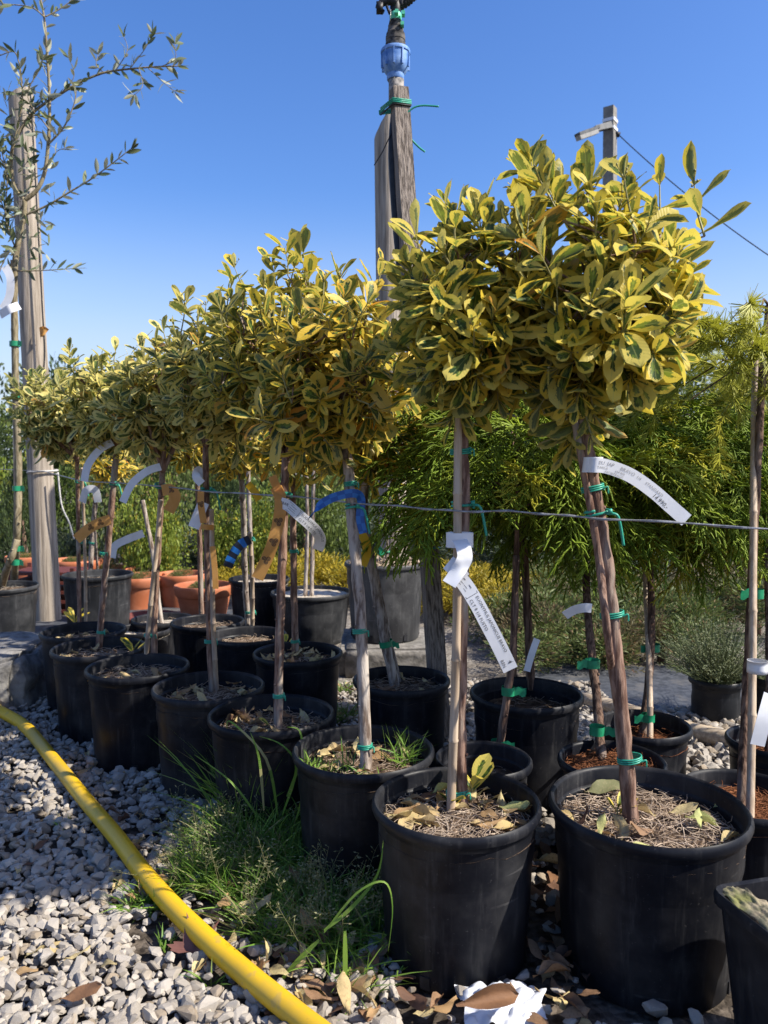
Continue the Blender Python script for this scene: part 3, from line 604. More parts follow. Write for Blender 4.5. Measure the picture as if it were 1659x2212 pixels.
for layer in range(2):
    for i in range(20000):
        x = random.uniform(-1.9, 0.75); y = 0.70 + 2.05 * random.random() ** 1.45
        if abs(x) > 0.56 * y + 0.30: continue
        if in_pot(x, y): continue
        gd = ((x + 0.22) / 0.24) ** 2 + ((y - 1.38) / 0.28) ** 2                   # the weedy patch is mostly bare of stones
        if gd < 1 and random.random() < 0.75: continue
        if x > 0.02 and y < 1.7 and random.random() < (0.93 if y < 1.3 else 0.75): continue               # dark litter under the front pots
        if y > 2.3 and x < -0.9 and random.random() < .3: continue
        s = min(0.040, 0.010 + random.gammavariate(3.2, 0.0037)) * (1.0 + 0.1 * layer)
        items.append(stone_at(x, y, s, 0.004 + s * 0.14 + layer * random.uniform(0.004, 0.012)))
for i in range(2600):                                                            # the pale strip beside the lying pole
    x = random.uniform(0.30, 1.35); y = random.uniform(1.55, 2.45)
    if in_pot(x, y): continue
    s = random.uniform(0.02, 0.05); items.append(stone_at(x, y, s, 0.004 + s * 0.14 + random.uniform(0, 0.01)))
items.sort(key=lambda it: it[1].translation.y / max(0.01, it[1].to_scale().x))
vis = [it for it in items if 0.84 < it[1].translation.y < 1.75 and it[1].translation.z > 0.010 and abs(it[1].translation.x) < 0.5 * it[1].translation.y + 0.01][:300]; vid = set(id(i) for i in vis)
for bi, M in vis: link('stone', STONE_ME[bi], ground, M).matrix_parent_inverse = Matrix()
rest = [i for i in items if id(i) not in vid]
g = joined('gravel', STONES, rest, MT['stone'], ground); g.matrix_parent_inverse = Matrix(); g.data.polygons.foreach_set('use_smooth', [False] * len(g.data.polygons))

# ---- kerb stone on the left, concrete block under the grey pot
def rough_block(name, lo, hi, mat, label, cat, amp=0.012, rot=0.0, div=9):
    bm = bmesh.new(); bmesh.ops.create_cube(bm, size=1.0); bmesh.ops.bevel(bm, geom=bm.edges[:], offset=0.06, segments=2, affect='EDGES')
    bmesh.ops.subdivide_edges(bm, edges=bm.edges[:], cuts=5, use_grid_fill=True)
    lo = Vector(lo); hi = Vector(hi); c = (lo + hi) / 2; d = hi - lo; Mr = Matrix.Rotation(rot, 3, 'Z')
    for v in bm.verts:
        p = Vector((v.co.x * d.x, v.co.y * d.y, v.co.z * d.z)); k = p * 14 + c
        p += Vector((mnoise.noise(k), mnoise.noise(k + Vector((9, 0, 0))), mnoise.noise(k + Vector((0, 9, 0))))) * amp; p = Mr @ p; v.co = c + p
    me = bpy.data.meshes.new(name); bm.to_mesh(me); bm.free(); me.polygons.foreach_set('use_smooth', [True] * len(me.polygons)); me.materials.append(MT[mat])
    return tag(link(name, me), label, cat)
rough_block('concrete_block', (-0.17, 2.86, -0.01), (0.235, 3.30, 0.105), 'concrete', 'low concrete slab under the tall grey pot behind the front row', 'slab', 0.006)
rough_block('kerb_stone', (-1.62, 2.42, -0.03), (-1.16, 2.80, 0.185), 'rock', 'rough grey kerb stone at the left edge behind the gravel', 'kerb', 0.028)

# ---- shrubs and trees of the background
def tuft_arrays(n, fn, size, asp=0.28, seed=0, up=0.3):
    rs = np.random.default_rng(seed); V = []; Fq = []
    for i in range(n):
        p, d = fn(rs); d = d + rs.normal(0, 0.45, 3) + np.array((0, 0, up)); d /= np.linalg.norm(d) + 1e-9
        s = np.cross(d, rs.normal(0, 1, 3)); s /= np.linalg.norm(s) + 1e-9; L = size * rs.uniform(0.6, 1.4); w = L * asp; b = len(V)
        V += [p, p + d * L * 0.55 + s * w / 2, p + d * L, p + d * L * 0.55 - s * w / 2]; Fq.append((b, b + 1, b + 2, b + 3))
    return np.array(V), np.array(Fq)
def blobs(k, seed, lo=0.35, hi=0.6, flat=1.0):
    rs = np.random.default_rng(seed); out = []
    for i in range(k):
        a = rs.uniform(0, 6.28); r = rs.uniform(0.1, 0.75) ** 0.7; out.append((np.array((math.cos(a) * r, math.sin(a) * r, rs.uniform(0.25, 0.85))), rs.uniform(lo, hi)))
    return out
def blob_fn(bl, base=0.0):
    def fn(rs):
        c, r = bl[rs.integers(len(bl))]; d = rs.normal(0, 1, 3); d /= np.linalg.norm(d); q = rs.uniform(0.6, 1.0); p = c + d * r * q; p[2] = abs(p[2]); return p, d
    return fn
def shrub_mesh(name, V, Fq, mat, sc):
    V = V * np.array(sc); me = bpy.data.meshes.new(name); me.from_pydata(V.tolist(), [], Fq.tolist()); rn = np.repeat(np.random.default_rng(len(V)).uniform(0, 1, len(Fq)), 4)
    at = me.attributes.new('rnd', 'FLOAT', 'POINT'); at.data.foreach_set('value', rn.astype(np.float32)); me.materials.append(mat); return me
MOUND = [tuft_arrays(5200, blob_fn(blobs(13, 40 + k, 0.28, 0.5)), 0.10, 0.20, 50 + k, 0.5) for k in range(3)]
LEAFY = [tuft_arrays(8000, blob_fn(blobs(20, 60 + k, 0.22, 0.42)), 0.06, 0.5, 70 + k, 0.1) for k in range(3)]
def cone_fn(rs):
    z = rs.uniform(0, 1) ** 1.3; a = rs.uniform(0, 6.28); r = (1 - z) ** 0.7 * (0.75 + 0.35 * math.sin(a * 5 + z * 14)) * rs.uniform(0.55, 1.0); return np.array((r * math.cos(a), r * math.sin(a), z * 1.0)), np.array((math.cos(a), math.sin(a), 0.6))
CONE = [tuft_arrays(7000, cone_fn, 0.055, 0.28, 90 + k, 0.7) for k in range(2)]
SHM = {}
def shrub(name, kind, k, mat, pos, sc, label, cat, group, trunk=0.0):
    base = {'m': MOUND, 'l': LEAFY, 'c': CONE}[kind]; k %= len(base); base = base[k]; key = (kind, k, mat)
    if key not in SHM: SHM[key] = shrub_mesh('foliage', base[0], base[1], MT[mat], (1, 1, 1))
    t = thing(name, pos, label, cat, group); o = link('foliage' if not trunk else 'crown', SHM[key], t, Matrix.Translation(Vector(pos) + Vector((0, 0, trunk))) @ Matrix.Rotation(random.uniform(0, 6.28), 4, 'Z') @ Matrix.Diagonal((*sc, 1)))
    mb = MB(); h = trunk + sc[2] * 0.55; p = Vector(pos)
    mb.tube([p - Vector((0, 0, .02)), p + Vector((0.02 * sc[0], 0, h * 0.5)), p + Vector((0, 0, h))], [0.05 * sc[0] + 0.012, 0.04 * sc[0] + 0.01, 0.008], 7); mb.build('trunk' if trunk else 'stem', MT['bark_dark'], t)
    return t
random.seed(77)
ORD = ['leftmost', 'second from the left', 'third from the left', 'fourth from the left', 'fifth from the left', 'sixth from the left', 'seventh from the left', 'eighth from the left', 'ninth from the left', 'tenth from the left', 'eleventh from the left', 'twelfth from the left']
def ordinal(group, fmt):
    os_ = sorted([o for o in bpy.data.objects if o.get('group') == group], key=lambda o: o.location.x / o.location.y)
    for i, o in enumerate(os_): o['label'] = fmt % (ORD[i] if i < len(os_) - 1 or len(os_) == 1 else 'rightmost')
def gp(x, y): p = G(x, y); return (p.x, p.y, 0.0)
for (x, y, s, h) in ((650, 1300, 0.42, 0.24), (735, 1290, 0.42, 0.26), (830, 1300, 0.40, 0.22), (945, 1330, 0.34, 0.24), (1010, 1310, 0.36, 0.23), (1075, 1335, 0.32, 0.22), (560, 1290, 0.36, 0.18), (1130, 1300, 0.4, 0.2)):
    shrub('low_juniper', 'm', random.randrange(3), 'yellow_shrub', gp(x, y), (s, s * 0.8, h), 'low golden yellow juniper mound planted behind the pots', 'shrub', 'golden junipers behind the pots')
for (x, y, s, h) in ((330, 1215, 0.75, 0.42), (450, 1225, 0.7, 0.40), (560, 1235, 0.65, 0.38), (680, 1240, 0.6, 0.36), (820, 1225, 0.7, 0.42), (980, 1235, 0.65, 0.36), (180, 1225, 0.7, 0.40), (60, 1215, 0.7, 0.42), (1200, 1230, .7, .36), (1420, 1235, .7, .34), (1600, 1230, .7, .36)):
    shrub('spreading_juniper', 'm', random.randrange(3), 'blue_shrub', gp(x, y), (s, s * 0.7, h), 'grey-green spreading juniper in the bed beyond the terracotta pots', 'shrub', 'grey-green junipers in the bed')
for (x, y, s, h, m) in ((1230, 1400, 0.33, 0.20, 'green_shrub'), (1310, 1360, 0.36, 0.24, 'green_shrub'), (1400, 1340, 0.38, 0.24, 'rust_shrub'), (1480, 1390, 0.30, 0.20, 'green_shrub'), (1545, 1345, 0.36, 0.26, 'rust_shrub'), (1630, 1370, 0.36, 0.24, 'green_shrub'), (1190, 1345, 0.3, 0.18, 'rust_shrub'), (1350, 1300, 0.45, 0.28, 'blue_shrub'), (1500, 1290, 0.5, 0.3, 'rust_shrub'), (1650, 1295, .5, .3, 'green_shrub'), (1185, 1440, .26, .15, 'green_shrub'), (1265, 1435, .28, .17, 'green_shrub'), (1350, 1425, .28, .17, 'rust_shrub'), (1430, 1430, .26, .16, 'green_shrub'), (1150, 1400, .3, .2, 'rust_shrub'), (1380, 1380, .34, .22, 'green_shrub'), (1120, 1370, .34, .2, 'green_shrub'), (1240, 1320, .42, .24, 'green_shrub')):
    lab = {'green_shrub': 'low mid-green ground-cover shrub on the fabric right of the front pots', 'rust_shrub': 'low bronze tinted heath mound on the right behind the cypresses', 'blue_shrub': 'low grey-green mound in the middle of the right-hand bed'}[m]
    shrub('ground_cover_shrub', 'm', random.randrange(3), m, gp(x, y), (s, s * 0.8, h), lab, 'shrub', lab.split(' shrub')[0] + ' plants')
# taller container stock in the middle distance
mid = [(-3.3, 6.5, 0.42, 0.85, 'bright_tree', 'l'), (-2.6, 6.0, 0.40, 0.75, 'mid_tree', 'l'), (-2.0, 7.0, 0.42, 0.8, 'green_shrub', 'l'), (-1.3, 6.4, 0.40, 0.78, 'mid_tree', 'l'), (-0.7, 7.2, 0.45, 0.8, 'green_shrub', 'l'), (-0.1, 6.6, 0.40, 0.72, 'bright_tree', 'l'), (0.6, 7.0, 0.45, 0.78, 'mid_tree', 'l'), (1.2, 6.3, 0.42, 0.72, 'green_shrub', 'l'), (1.9, 6.8, 0.45, 0.8, 'mid_tree', 'l'), (2.7, 6.5, 0.45, 0.85, 'green_shrub', 'l'), (-2.4, 5.1, .34, .8, 'dark_tree', 'c'), (-1.75, 5.4, .36, .95, 'green_shrub', 'l'), (-1.15, 5.6, .30, .9, 'dark_tree', 'c'), (-0.55, 5.3, .34, .75, 'mid_tree', 'l'), (-1.5, 4.9, .26, .6, 'bright_tree', 'l'), (0.15, 5.5, .34, .8, 'dark_tree', 'c'), (-3.0, 4.6, .3, .8, 'mid_tree', 'l'), (0.9, 5.6, .34, .8, 'dark_tree', 'c'), (-1.0, 5.2, .3, .55, 'bright_tree', 'l'), (1.6, 5.0, .32, .5, 'bright_tree', 'l')]
for (x, y, s, h, m, k) in mid:
    lab = {'bright_tree': 'bright yellow-green leafy shrub in the middle distance', 'mid_tree': 'rounded mid-green leafy shrub in the middle distance', 'green_shrub': 'loose olive-green shrub in the middle distance', 'dark_tree': 'narrow dark conifer shrub in the middle distance'}[m]
    shrub('leafy_shrub' if m != 'dark_tree' else 'conifer_shrub', k, random.randrange(3), m, (x, y, 0), (s, s, h), lab, 'shrub', lab.replace('shrub', 'shrubs'))
far = [(-7.6, 13, 1.2, 1.7, 'mid_tree', 'l'), (-6.3, 12, 0.9, 1.55, 'dark_tree', 'c'), (-5.2, 13, 1.1, 1.6, 'mid_tree', 'l'), (-4.0, 12, 0.9, 1.4, 'dark_tree', 'l'), (-2.8, 13, 1.1, 1.3, 'mid_tree', 'l'), (-1.6, 12, 1.0, 1.25, 'dark_tree', 'l'), (-0.4, 13, 1.1, 1.3, 'mid_tree', 'l'), (0.9, 12, 1.0, 1.3, 'dark_tree', 'l'), (2.1, 13, 1.1, 1.4, 'mid_tree', 'l'),
       (3.2, 10.5, 0.75, 1.75, 'dark_tree', 'c'), (3.9, 11, 0.85, 2.05, 'dark_tree', 'c'), (4.6, 10.5, 0.85, 1.9, 'mid_tree', 'l'), (5.3, 11, 0.9, 2.2, 'dark_tree', 'c'), (6.2, 11.5, 1.1, 1.9, 'mid_tree', 'l'), (4.1, 13.5, 1.4, 2.3, 'dark_tree', 'l'), (2.6, 15, 1.4, 2.0, 'dark_tree', 'l'), (-3.3, 16, 1.6, 1.9, 'dark_tree', 'l'), (-6.9, 16, 1.7, 2.3, 'dark_tree', 'l'), (0.3, 17, 1.8, 1.9, 'dark_tree', 'l')]
for (x, y, s, h, m, k) in far:
    lab = {'cd': 'dark conical evergreen tree far behind the rows', 'ld': 'dark rounded evergreen tree far behind the rows', 'lm': 'mid-green broadleaf tree far behind the rows'}[k + m[0]]
    shrub('evergreen_tree' if m == 'dark_tree' else 'broadleaf_tree', k, random.randrange(2), m, (x, y, 0), (s, s, h), lab, 'tree', lab.replace('tree', 'trees'), 0.25)
for (x, y, k) in ((-3.9, 5.6, 0), (-3.3, 5.0, 1)):
    shrub('leafy_shrub', 'l', k, 'bright_tree', (x, y, 0), (0.35, 0.35, 0.95), 'tall yellow-tipped green shrub at the far left behind the olive', 'shrub', 'yellow-tipped shrubs at the far left')

ordinal('golden junipers behind the pots', 'low golden juniper mound behind the pots, %s of the golden mounds')
ordinal('grey-green junipers in the bed', 'grey-green spreading juniper in the bed, %s of its row')
for m in ('low mid-green ground-cover plants', 'low bronze tinted heath mound on the right behind the cypresses plants'):
    ordinal(m, ('low mid-green ground-cover shrub in the right-hand bed, %s of its kind' if 'green' in m else 'low bronze heath mound in the right-hand bed, %s of its kind'))
for a in ('bright yellow-green leafy', 'rounded mid-green leafy', 'loose olive-green', 'narrow dark conifer'): ordinal(a + ' shrubs in the middle distance', a + ' shrub in the middle distance, %s of its kind')
for a in ('dark conical evergreen', 'dark rounded evergreen', 'mid-green broadleaf'): ordinal(a + ' trees far behind the rows', a + ' tree far behind the rows, %s of its kind')
ordinal('yellow-tipped shrubs at the far left', 'tall yellow-tipped green shrub at the far left, %s of the two')
# ================================================================== POTTED EUONYMUS STANDARDS
def px_path(pts, Y0, Y1=None):
    Y1 = Y0 if Y1 is None else Y1; m = max(1, len(pts) - 1)
    return [P(x, y, Y0 + (Y1 - Y0) * i / m) for i, (x, y) in enumerate(pts)]
def sprout(root, p, n=5, s=0.03, seed=0, mat=None):
    random.seed(seed); mb = MB(); p = Vector(p); tip = p + Vector((random.uniform(-.01, .01), -0.004, s * 0.9)); mb.tube([p - Vector((0, 0, .01)), p.lerp(tip, .5) + rv(.002), tip], [0.0018, 0.0015, 0.001], 5)
    o = mb.build('sprout', MT['twig'], root)
    for k in range(n):
        a = k * 2.2 + random.random(); q = p.lerp(tip, 0.55 + 0.45 * k / n); d = Vector((math.cos(a) * 0.75, math.sin(a) * 0.75, 0.8))
        l = link('leaf', LEAF_ME[random.randrange(6)], o, frame(d, Vector((-math.cos(a), -math.sin(a), 0.6)), q, s * random.uniform(0.8, 1.3))); l.matrix_parent_inverse = Matrix(); l.color = (1.15, 1.1, 0.9, 1)
    return o
def scatter_dead(c, R, z, n, label, group, seed, size=(0.03, 0.06), brown=0.25, arc=None, hole=0.1):
    random.seed(seed); c = Vector(c)
    for i in range(n):
        a = random.uniform(*(arc or (0, 6.283))); q = R * math.sqrt(random.uniform(hole, 1)); d = Vector((random.gauss(0, 1), random.gauss(0, 1), random.uniform(-0.1, 0.25))).normalized()
        nr = Vector((random.gauss(0, 0.35), random.gauss(0, 0.35), random.choice((1, 1, -1)))); s = random.uniform(*size)
        p = c + Vector((q * math.cos(a), q * math.sin(a), z + random.uniform(0.003, 0.014))) - d * s * 0.5; p.z = max(p.z, z + 0.003)
        ME = DEADB_ME if random.random() < brown else DEAD_ME
        tag(link('dead_leaf', ME[random.randrange(4)], None, frame(d, nr, p, s)), label, 'dead leaf', group)
def soil_pt(x, y, key): return G(x, y, POTS[key][3] - 0.012)
def tree(key, label, trunk, r0, r1, cr, rx, rz, Yt, nsh, nparts, stake=None, stakemat='bamboo', cream=False, tint=(1, 1, 1), ties=(), bark='bark', seed=0, nf=260, spikes=(), topm='coir', dens=1.0, ll=0.064, second=None, potmat='pot', name='potted_euonymus'):
    c, R, h, soil = POTS[key]; root = thing(name, c, label, 'potted tree', 'grafted euonymus standards in black pots')
    make_pot(root, c, R, h, soil, mat=potmat, seed=seed, nf=nf, topm=topm)
    b = soil_pt(*trunk[0], key); Y0 = b.y; pts = [b] + px_path(trunk[1:], Y0 + (Yt - Y0) * 0.15, Yt)
    tr = stem(root, pts, r0, r1, bark, seed=seed)
    C = P(*cr, Yt); top = pts[-1]
    crown(root, C, rx, rz, top, nsh, nparts, cream, tint, seed, ll, [(P(x, y, Yt), 1.4) for x, y in spikes], dens=dens)
    if stake:
        q = [soil_pt(*stake[0], key)] + px_path(stake[1:], Yt, Yt); bamboo(root, q[0], q[-1], stake_r(key), 'stake', stakemat, seed) if len(q) == 2 else stem(root, q, stake_r(key), stake_r(key) * 0.9, stakemat, 'stake', 9, False, seed)
    mb_path = smooth_path(pts, 12)
    for (x, y, kind) in ties:
        i = min(range(len(mb_path)), key=lambda k: abs((mb_path[k].z) - P(x, y, mb_path[k].y).z)); p = mb_path[i]; ax = (mb_path[min(i + 1, len(mb_path) - 1)] - mb_path[max(i - 1, 0)]).normalized(); mb = MB()
        pc = P(x, y, p.y); rl = r0 + (r1 - r0) * i / len(mb_path); rr = rl + 0.0016 + (stake_r(key) * 0.8 if stake else 0); rz_ = rl + 0.0016
        if kind == 'ring': ring(mb, pc, ax, rr, rz_, 0.0015, 3.2, 0.0032); mb.tube(smooth_path([pc + Vector((rr * .8, -rl, 0)), pc + Vector((rr + .003, -rl, .003)), pc + Vector((rr + .004, -rl, -.008))], 4), 0.0014, 5); m = 'tie'
        elif kind == 'tail':
            ring(mb, pc, ax, rr + 0.001, rz_ + 0.001, 0.0023, 1.7, 0.006)
            mb.tube(smooth_path([pc + Vector((rr * .6, -rl - .003, 0)), pc + Vector((rr + .008, -rl - .005, -.002)), pc + Vector((rr + .014, -rl - .005, -.018)), pc + Vector((rr + .020, -rl - .004, -.050))], 6), [0.0023] * 19, 6)
            mb.tube([pc + Vector((rr * .7, -rl - .005, .003)), pc + Vector((rr * 1.05, -rl - .006, .004))], 0.004, 7); m = 'tie'
        else: band(mb, pc, ax, rr, 0.016, 0.018); m = 'tape'
        mb.build('tie', MT[m], root)
    return root
SR = {'A': 0.0065, 'B': 0.0078, 'E': 0.0068, 'F': 0.0072, 'H': 0.006, 'C': 0.006, 'E2': 0.008, 'D': 0.005, 'C2': 0.005}
def stake_r(k): return SR.get(k, 0.006)
tA = tree('A', 'nearest golden euonymus standard in the largest front pot, handwritten price label on its trunk', [(1366, 1790), (1352, 1650), (1332, 1430), (1308, 1210), (1284, 1060), (1262, 930), (1246, 810), (1240, 745)], 0.0128, 0.0092, (1285, 680), 0.158, 0.215, 1.20, 100, 300,
     stake=[(1352, 1600), (1320, 1430), (1294, 1210), (1269, 1060), (1246, 930), (1234, 850)], stakemat='bark', ties=[(1360, 1640, 'ring'), (1322, 1328, 'ring'), (1280, 1055, 'ring'), (1290, 1108, 'tail')], seed=11, nf=900, ll=0.078, tint=(1, 0.97, 0.82), spikes=[(1147, 350), (1500, 400), (1425, 400), (1345, 385)])
tB = tree('B', 'euonymus standard with bamboo cane and long printed label, second pot from the right', [(1000, 1762), (995, 1560), (1000, 1300), (1003, 1060), (1000, 950), (1008, 870)], 0.0098, 0.0085, (1022, 698), 0.142, 0.185, 1.235, 92, 300,
     stake=[(975, 1772), (993, 880)], ties=[(987, 1712, 'ring'), (995, 975, 'ring'), (1000, 1090, 'tail')], seed=12, nf=700, ll=0.072, tint=(1, 0.97, 0.82), spikes=[(960, 465), (985, 460), (1140, 350), (1120, 420)])
tC = tree('C', 'euonymus standard with thick pale trunk and blue checked tape, grass growing in its pot', [(790, 1682), (786, 1500), (777, 1300), (763, 1150), (752, 1010), (742, 925)], 0.0122, 0.0098, (718, 832), 0.165, 0.20, 1.475, 96, 300,
     ties=[(788, 1612, 'ring'), (777, 1363, 'ring'), (757, 1046, 'ring'), (762, 1095, 'tail')], bark='bark_grey', seed=13, nf=200, ll=0.068, tint=(1.05, 0.93, 0.78), spikes=[(700, 610), (735, 605)])
tD = tree('D', 'tallest-crowned euonymus standard with an orange swirl tape and printed label on a dark trunk', [(600, 1592), (603, 1420), (609, 1230), (614, 1080), (618, 985)], 0.0105, 0.0085, (622, 785), 0.195, 0.215, 1.68, 110, 300,
     ties=[(602, 1503, 'ring'), (617, 1068, 'ring')], seed=14, nf=380, ll=0.070, tint=(1.05, 1.0, 0.9), spikes=[(646, 535), (640, 560), (500, 610), (655, 545), (725, 600)])
tE = tree('E', 'euonymus standard tied to a straight stake, fifth pot from the right in front', [(458, 1502), (450, 1300), (446, 1100), (444, 955)], 0.0085, 0.0075, (468, 835), 0.155, 0.195, 1.88, 92, 300,
     stake=[(467, 1500), (455, 1100)], ties=[(455, 1385, 'ring'), (448, 1058, 'tail')], seed=15, nf=300, cream=True, tint=(1.06, 0.99, 0.82), spikes=[(392, 640), (398, 650), (445, 660), (500, 620)])
tF = tree('F', 'euonymus standard on a split pair of stems, sixth pot in the front row', [(332, 1442), (336, 1290), (346, 1110), (352, 1010)], 0.0092, 0.0080, (340, 872), 0.150, 0.172, 2.065, 84, 260,
     stake=[(315, 1446), (345, 1080)], ties=[(324, 1372, 'ring'), (348, 1050, 'tail')], seed=16, nf=420, cream=True, tint=(1.06, 1.0, 0.86))
tG = tree('G', 'euonymus standard with strongly leaning trunk, seventh pot in the front row', [(212, 1412), (226, 1260), (243, 1070), (253, 955)], 0.0102, 0.0085, (236, 880), 0.150, 0.172, 2.285, 84, 260, ties=[(224, 1190 + 5, 'ring'), (246, 1045, 'tail'), (218, 1365, 'ring')], seed=17, nf=260, cream=True, tint=(1.06, 1.02, 0.90))
tH = tree('H', 'farthest euonymus standard at the left end of the front row beside the round post', [(172, 1368), (170, 1200), (168, 1060), (166, 985)], 0.0075, 0.0065, (132, 905), 0.165, 0.172, 2.53, 88, 260, stake=[(186, 1366), (178, 1010)], ties=[(172, 1040, 'tail'), (178, 1170, 'ring')], seed=18, nf=200, cream=True, tint=(1.02, 1.0, 0.95))
# second row
tree('C2', 'euonymus in the second row with leaning pale trunk and green tape, behind the grass-grown pot', [(856, 1492), (832, 1385), (800, 1210), (786, 1090), (795, 1010)], 0.0135, 0.0105, (815, 960), 0.17, 0.16, 1.96, 64, 160, stake=[(866, 1480), (800, 1180)], stakemat='bark_grey', ties=[(834, 1390, 'tape')], bark='bark_grey', seed=22, nf=200, dens=0.9, tint=(1.05, 0.9, 0.62))
tree('D2', 'euonymus in the second row, pot full of curled dry leaves', [(638, 1428), (635, 1260), (632, 1090), (630, 1000)], 0.0105, 0.009, (650, 950), 0.165, 0.16, 2.22, 60, 150, ties=[(637, 1385, 'ring'), (634, 1190, 'ring')], seed=23, nf=120, dens=0.9, tint=(1.05, 0.92, 0.66))
tree('E2', 'euonymus in the second row with two pale stems and blue-black tape', [(538, 1378), (530, 1260), (526, 1120), (520, 1010)], 0.0105, 0.009, (520, 960), 0.16, 0.15, 2.48, 56, 120, stake=[(546, 1378), (540, 1150)], ties=[(540, 1322, 'ring'), (538, 1165, 'ring')], bark='bark_grey', seed=24, nf=160, dens=0.9, tint=(1.05, 0.92, 0.66))
tree('F2', 'euonymus in the second row hidden behind the fifth front trunk', [(436, 1352), (432, 1200), (428, 1080), (424, 1000)], 0.010, 0.008, (415, 950), 0.15, 0.14, 2.70, 50, 90, seed=25, nf=120, dens=0.9, tint=(1.05, 0.94, 0.7))
tree('G2', 'young golden euonymus in the tall black pot beside the round post', [(195, 1248), (200, 1150), (210, 1060), (216, 1020)], 0.0125, 0.010, (235, 1005), 0.17, 0.10, 3.55, 46, 110, stake=[(210, 1246), (204, 1080)], stakemat='bark_grey', ties=[(200, 1172, 'ring')], bark='bark_grey', seed=26, nf=60, dens=0.9, ll=0.06, tint=(1.1, 0.92, 0.55), potmat='pot_grey')
# sprouts at the foot of the stems
for (x, y, k, t, s, n, sd) in ((980, 1768, 'B', tB, 0.038, 4, 1), (1012, 1745, 'B', tB, 0.055, 5, 2), (1338, 1782, 'A', tA, 0.034, 4, 3), (588, 1590, 'D', tD, 0.03, 2, 4), (848, 1470, 'C2', tC, 0.03, 4, 5), (160, 1362, 'H', tH, 0.05, 5, 6), (290, 1432, 'F', tF, 0.05, 5, 7), (622, 1410, 'D2', tD, 0.045, 3, 8)):
    root = t if k not in ('C2', 'D2') else None
    if root is None: root = [o for o in bpy.data.objects if o.name.startswith('potted_euonymus') and abs(o.location.x - POTS[k][0].x) < 1e-3 and o.type == 'EMPTY'][0]
    sprout(root, soil_pt(x, y, k), n, s, sd)
# dry leaves lying in the pots
dl = 'dry curled leaf lying on the soil of the '
for k, n, wh, sd, br, arc in (('A', 10, 'largest front pot', 1, 0.1, None), ('B', 26, 'pot with the bamboo cane', 2, 0.15, (-0.8, 3.6)), ('C', 16, 'pot with grass growing in it', 3, 0.05, None), ('D', 26, 'fourth front pot', 4, 0.3, None), ('E', 20, 'fifth front pot', 5, 0.0, None), ('F', 7, 'sixth front pot', 6, 0.2, None), ('G', 6, 'seventh front pot', 7, 0.3, None), ('D2', 34, 'second-row pot full of leaves', 8, 0.0, None), ('C2', 9, 'second-row pot with the green tape', 9, 0.2, None), ('H', 5, 'leftmost front pot', 10, 0.3, None)):
    c, R, h, s = POTS[k]; scatter_dead(c, R * 0.78, s + 0.004, n, dl + wh, 'dry leaves in the ' + wh, 200 + sd, (0.035, 0.066) if k in 'AB' else (0.03, 0.058), br, arc)
# grass in pot C
def blades(mb, c, R, n, hh, seed, lean=0.5, w=0.0034):
    random.seed(seed)
    for i in range(n):
        a = random.uniform(0, 6.28); q = R * math.sqrt(random.random()); p = Vector(c) + Vector((q * math.cos(a), q * math.sin(a), 0)); L = hh * random.uniform(0.45, 1.15); d = Vector((random.gauss(0, lean), random.gauss(0, lean), 1)).normalized()
        s = d.cross(Vector((random.gauss(0, 1), random.gauss(0, 1), 0))).normalized() * w * random.uniform(0.6, 1.3); g = Vector((d.x, d.y, -0.35)) * 0.5; vs = []
        for k in range(5):
            t = k / 4; x = p + d * L * t + g * L * t * t * 0.9; ww = s * (1 - t ** 1.6) * (0.7 + 0.6 * t); vs += [x - ww / 2, x + ww / 2]
        mb.add(vs, [(2 * k, 2 * k + 1, 2 * k + 3, 2 * k + 2) for k in range(4)])
def rnd_attr(o, per):
    me = o.data; n = len(me.vertices); r = np.repeat(np.random.default_rng(n).uniform(0, 1, n // per + 1), per)[:n]; me.attributes.new('rnd', 'FLOAT', 'POINT').data.foreach_set('value', r.astype(np.float32)); return o
def grass_obj(name, lst, parent=None, label=None, mat='grass'):
    mb = MB(); [blades(mb, *a) for a in lst]; o = rnd_attr(mb.build(name, MT[mat], parent), 10); o['kind'] = 'stuff'
    if label: o['label'] = label
    return o
cC = POTS['C'][0] + Vector((0, 0, POTS['C'][3]))
grass_obj('grass', [(cC + Vector((0.07, 0.03, 0)), 0.035, 60, 0.07, 1), (cC + Vector((-0.085, -0.03, 0)), 0.03, 60, 0.045, 2), (cC + Vector((0, -0.05, 0)), 0.05, 40, 0.03, 3), (cC + Vector((-.03, -.02, 0)), 0.02, 10, 0.08, 4)], tC)
# ---- grass clumps on the ground
def gg(x, y): p = G(x, y); return Vector((p.x, p.y, 0.0))
o = grass_obj('grass', [(gg(550, 1790), 0.07, 330, 0.25, 10, 0.30, 0.0046), (gg(590, 1850), 0.10, 900, 0.15, 11, 0.45), (gg(690, 1900), 0.10, 900, 0.12, 12, 0.55), (gg(520, 1920), 0.07, 750, 0.10, 13, 0.5), (gg(640, 1990), 0.10, 850, 0.095, 14, 0.6), (gg(760, 2010), 0.08, 600, 0.11, 15, 0.65), (gg(450, 1910), 0.055, 550, 0.10, 16, 0.45), (gg(500, 1850), 0.06, 450, 0.14, 36, 0.4), (gg(720, 1820), 0.07, 700, 0.15, 17, 0.5), (gg(325, 1960), 0.04, 260, 0.065, 18, 0.6), (gg(800, 1960), .05, 160, .12, 19, .5), (gg(440, 1820), 0.06, 130, 0.06, 26, .6), (gg(770, 2100), 0.07, 160, 0.09, 27, .7), (gg(140, 1795), .012, 22, .05, 28, .5), (gg(360, 2050), .012, 22, .04, 29, .5), (gg(735, 1560), 0.035, 150, 0.08, 30, 0.5), (gg(740, 1500), .03, 80, .06, 31, .5), (gg(455, 2130), .015, 20, .05, 32, .5)], None, 'uncut meadow grass growing between the gravel and the front pots')
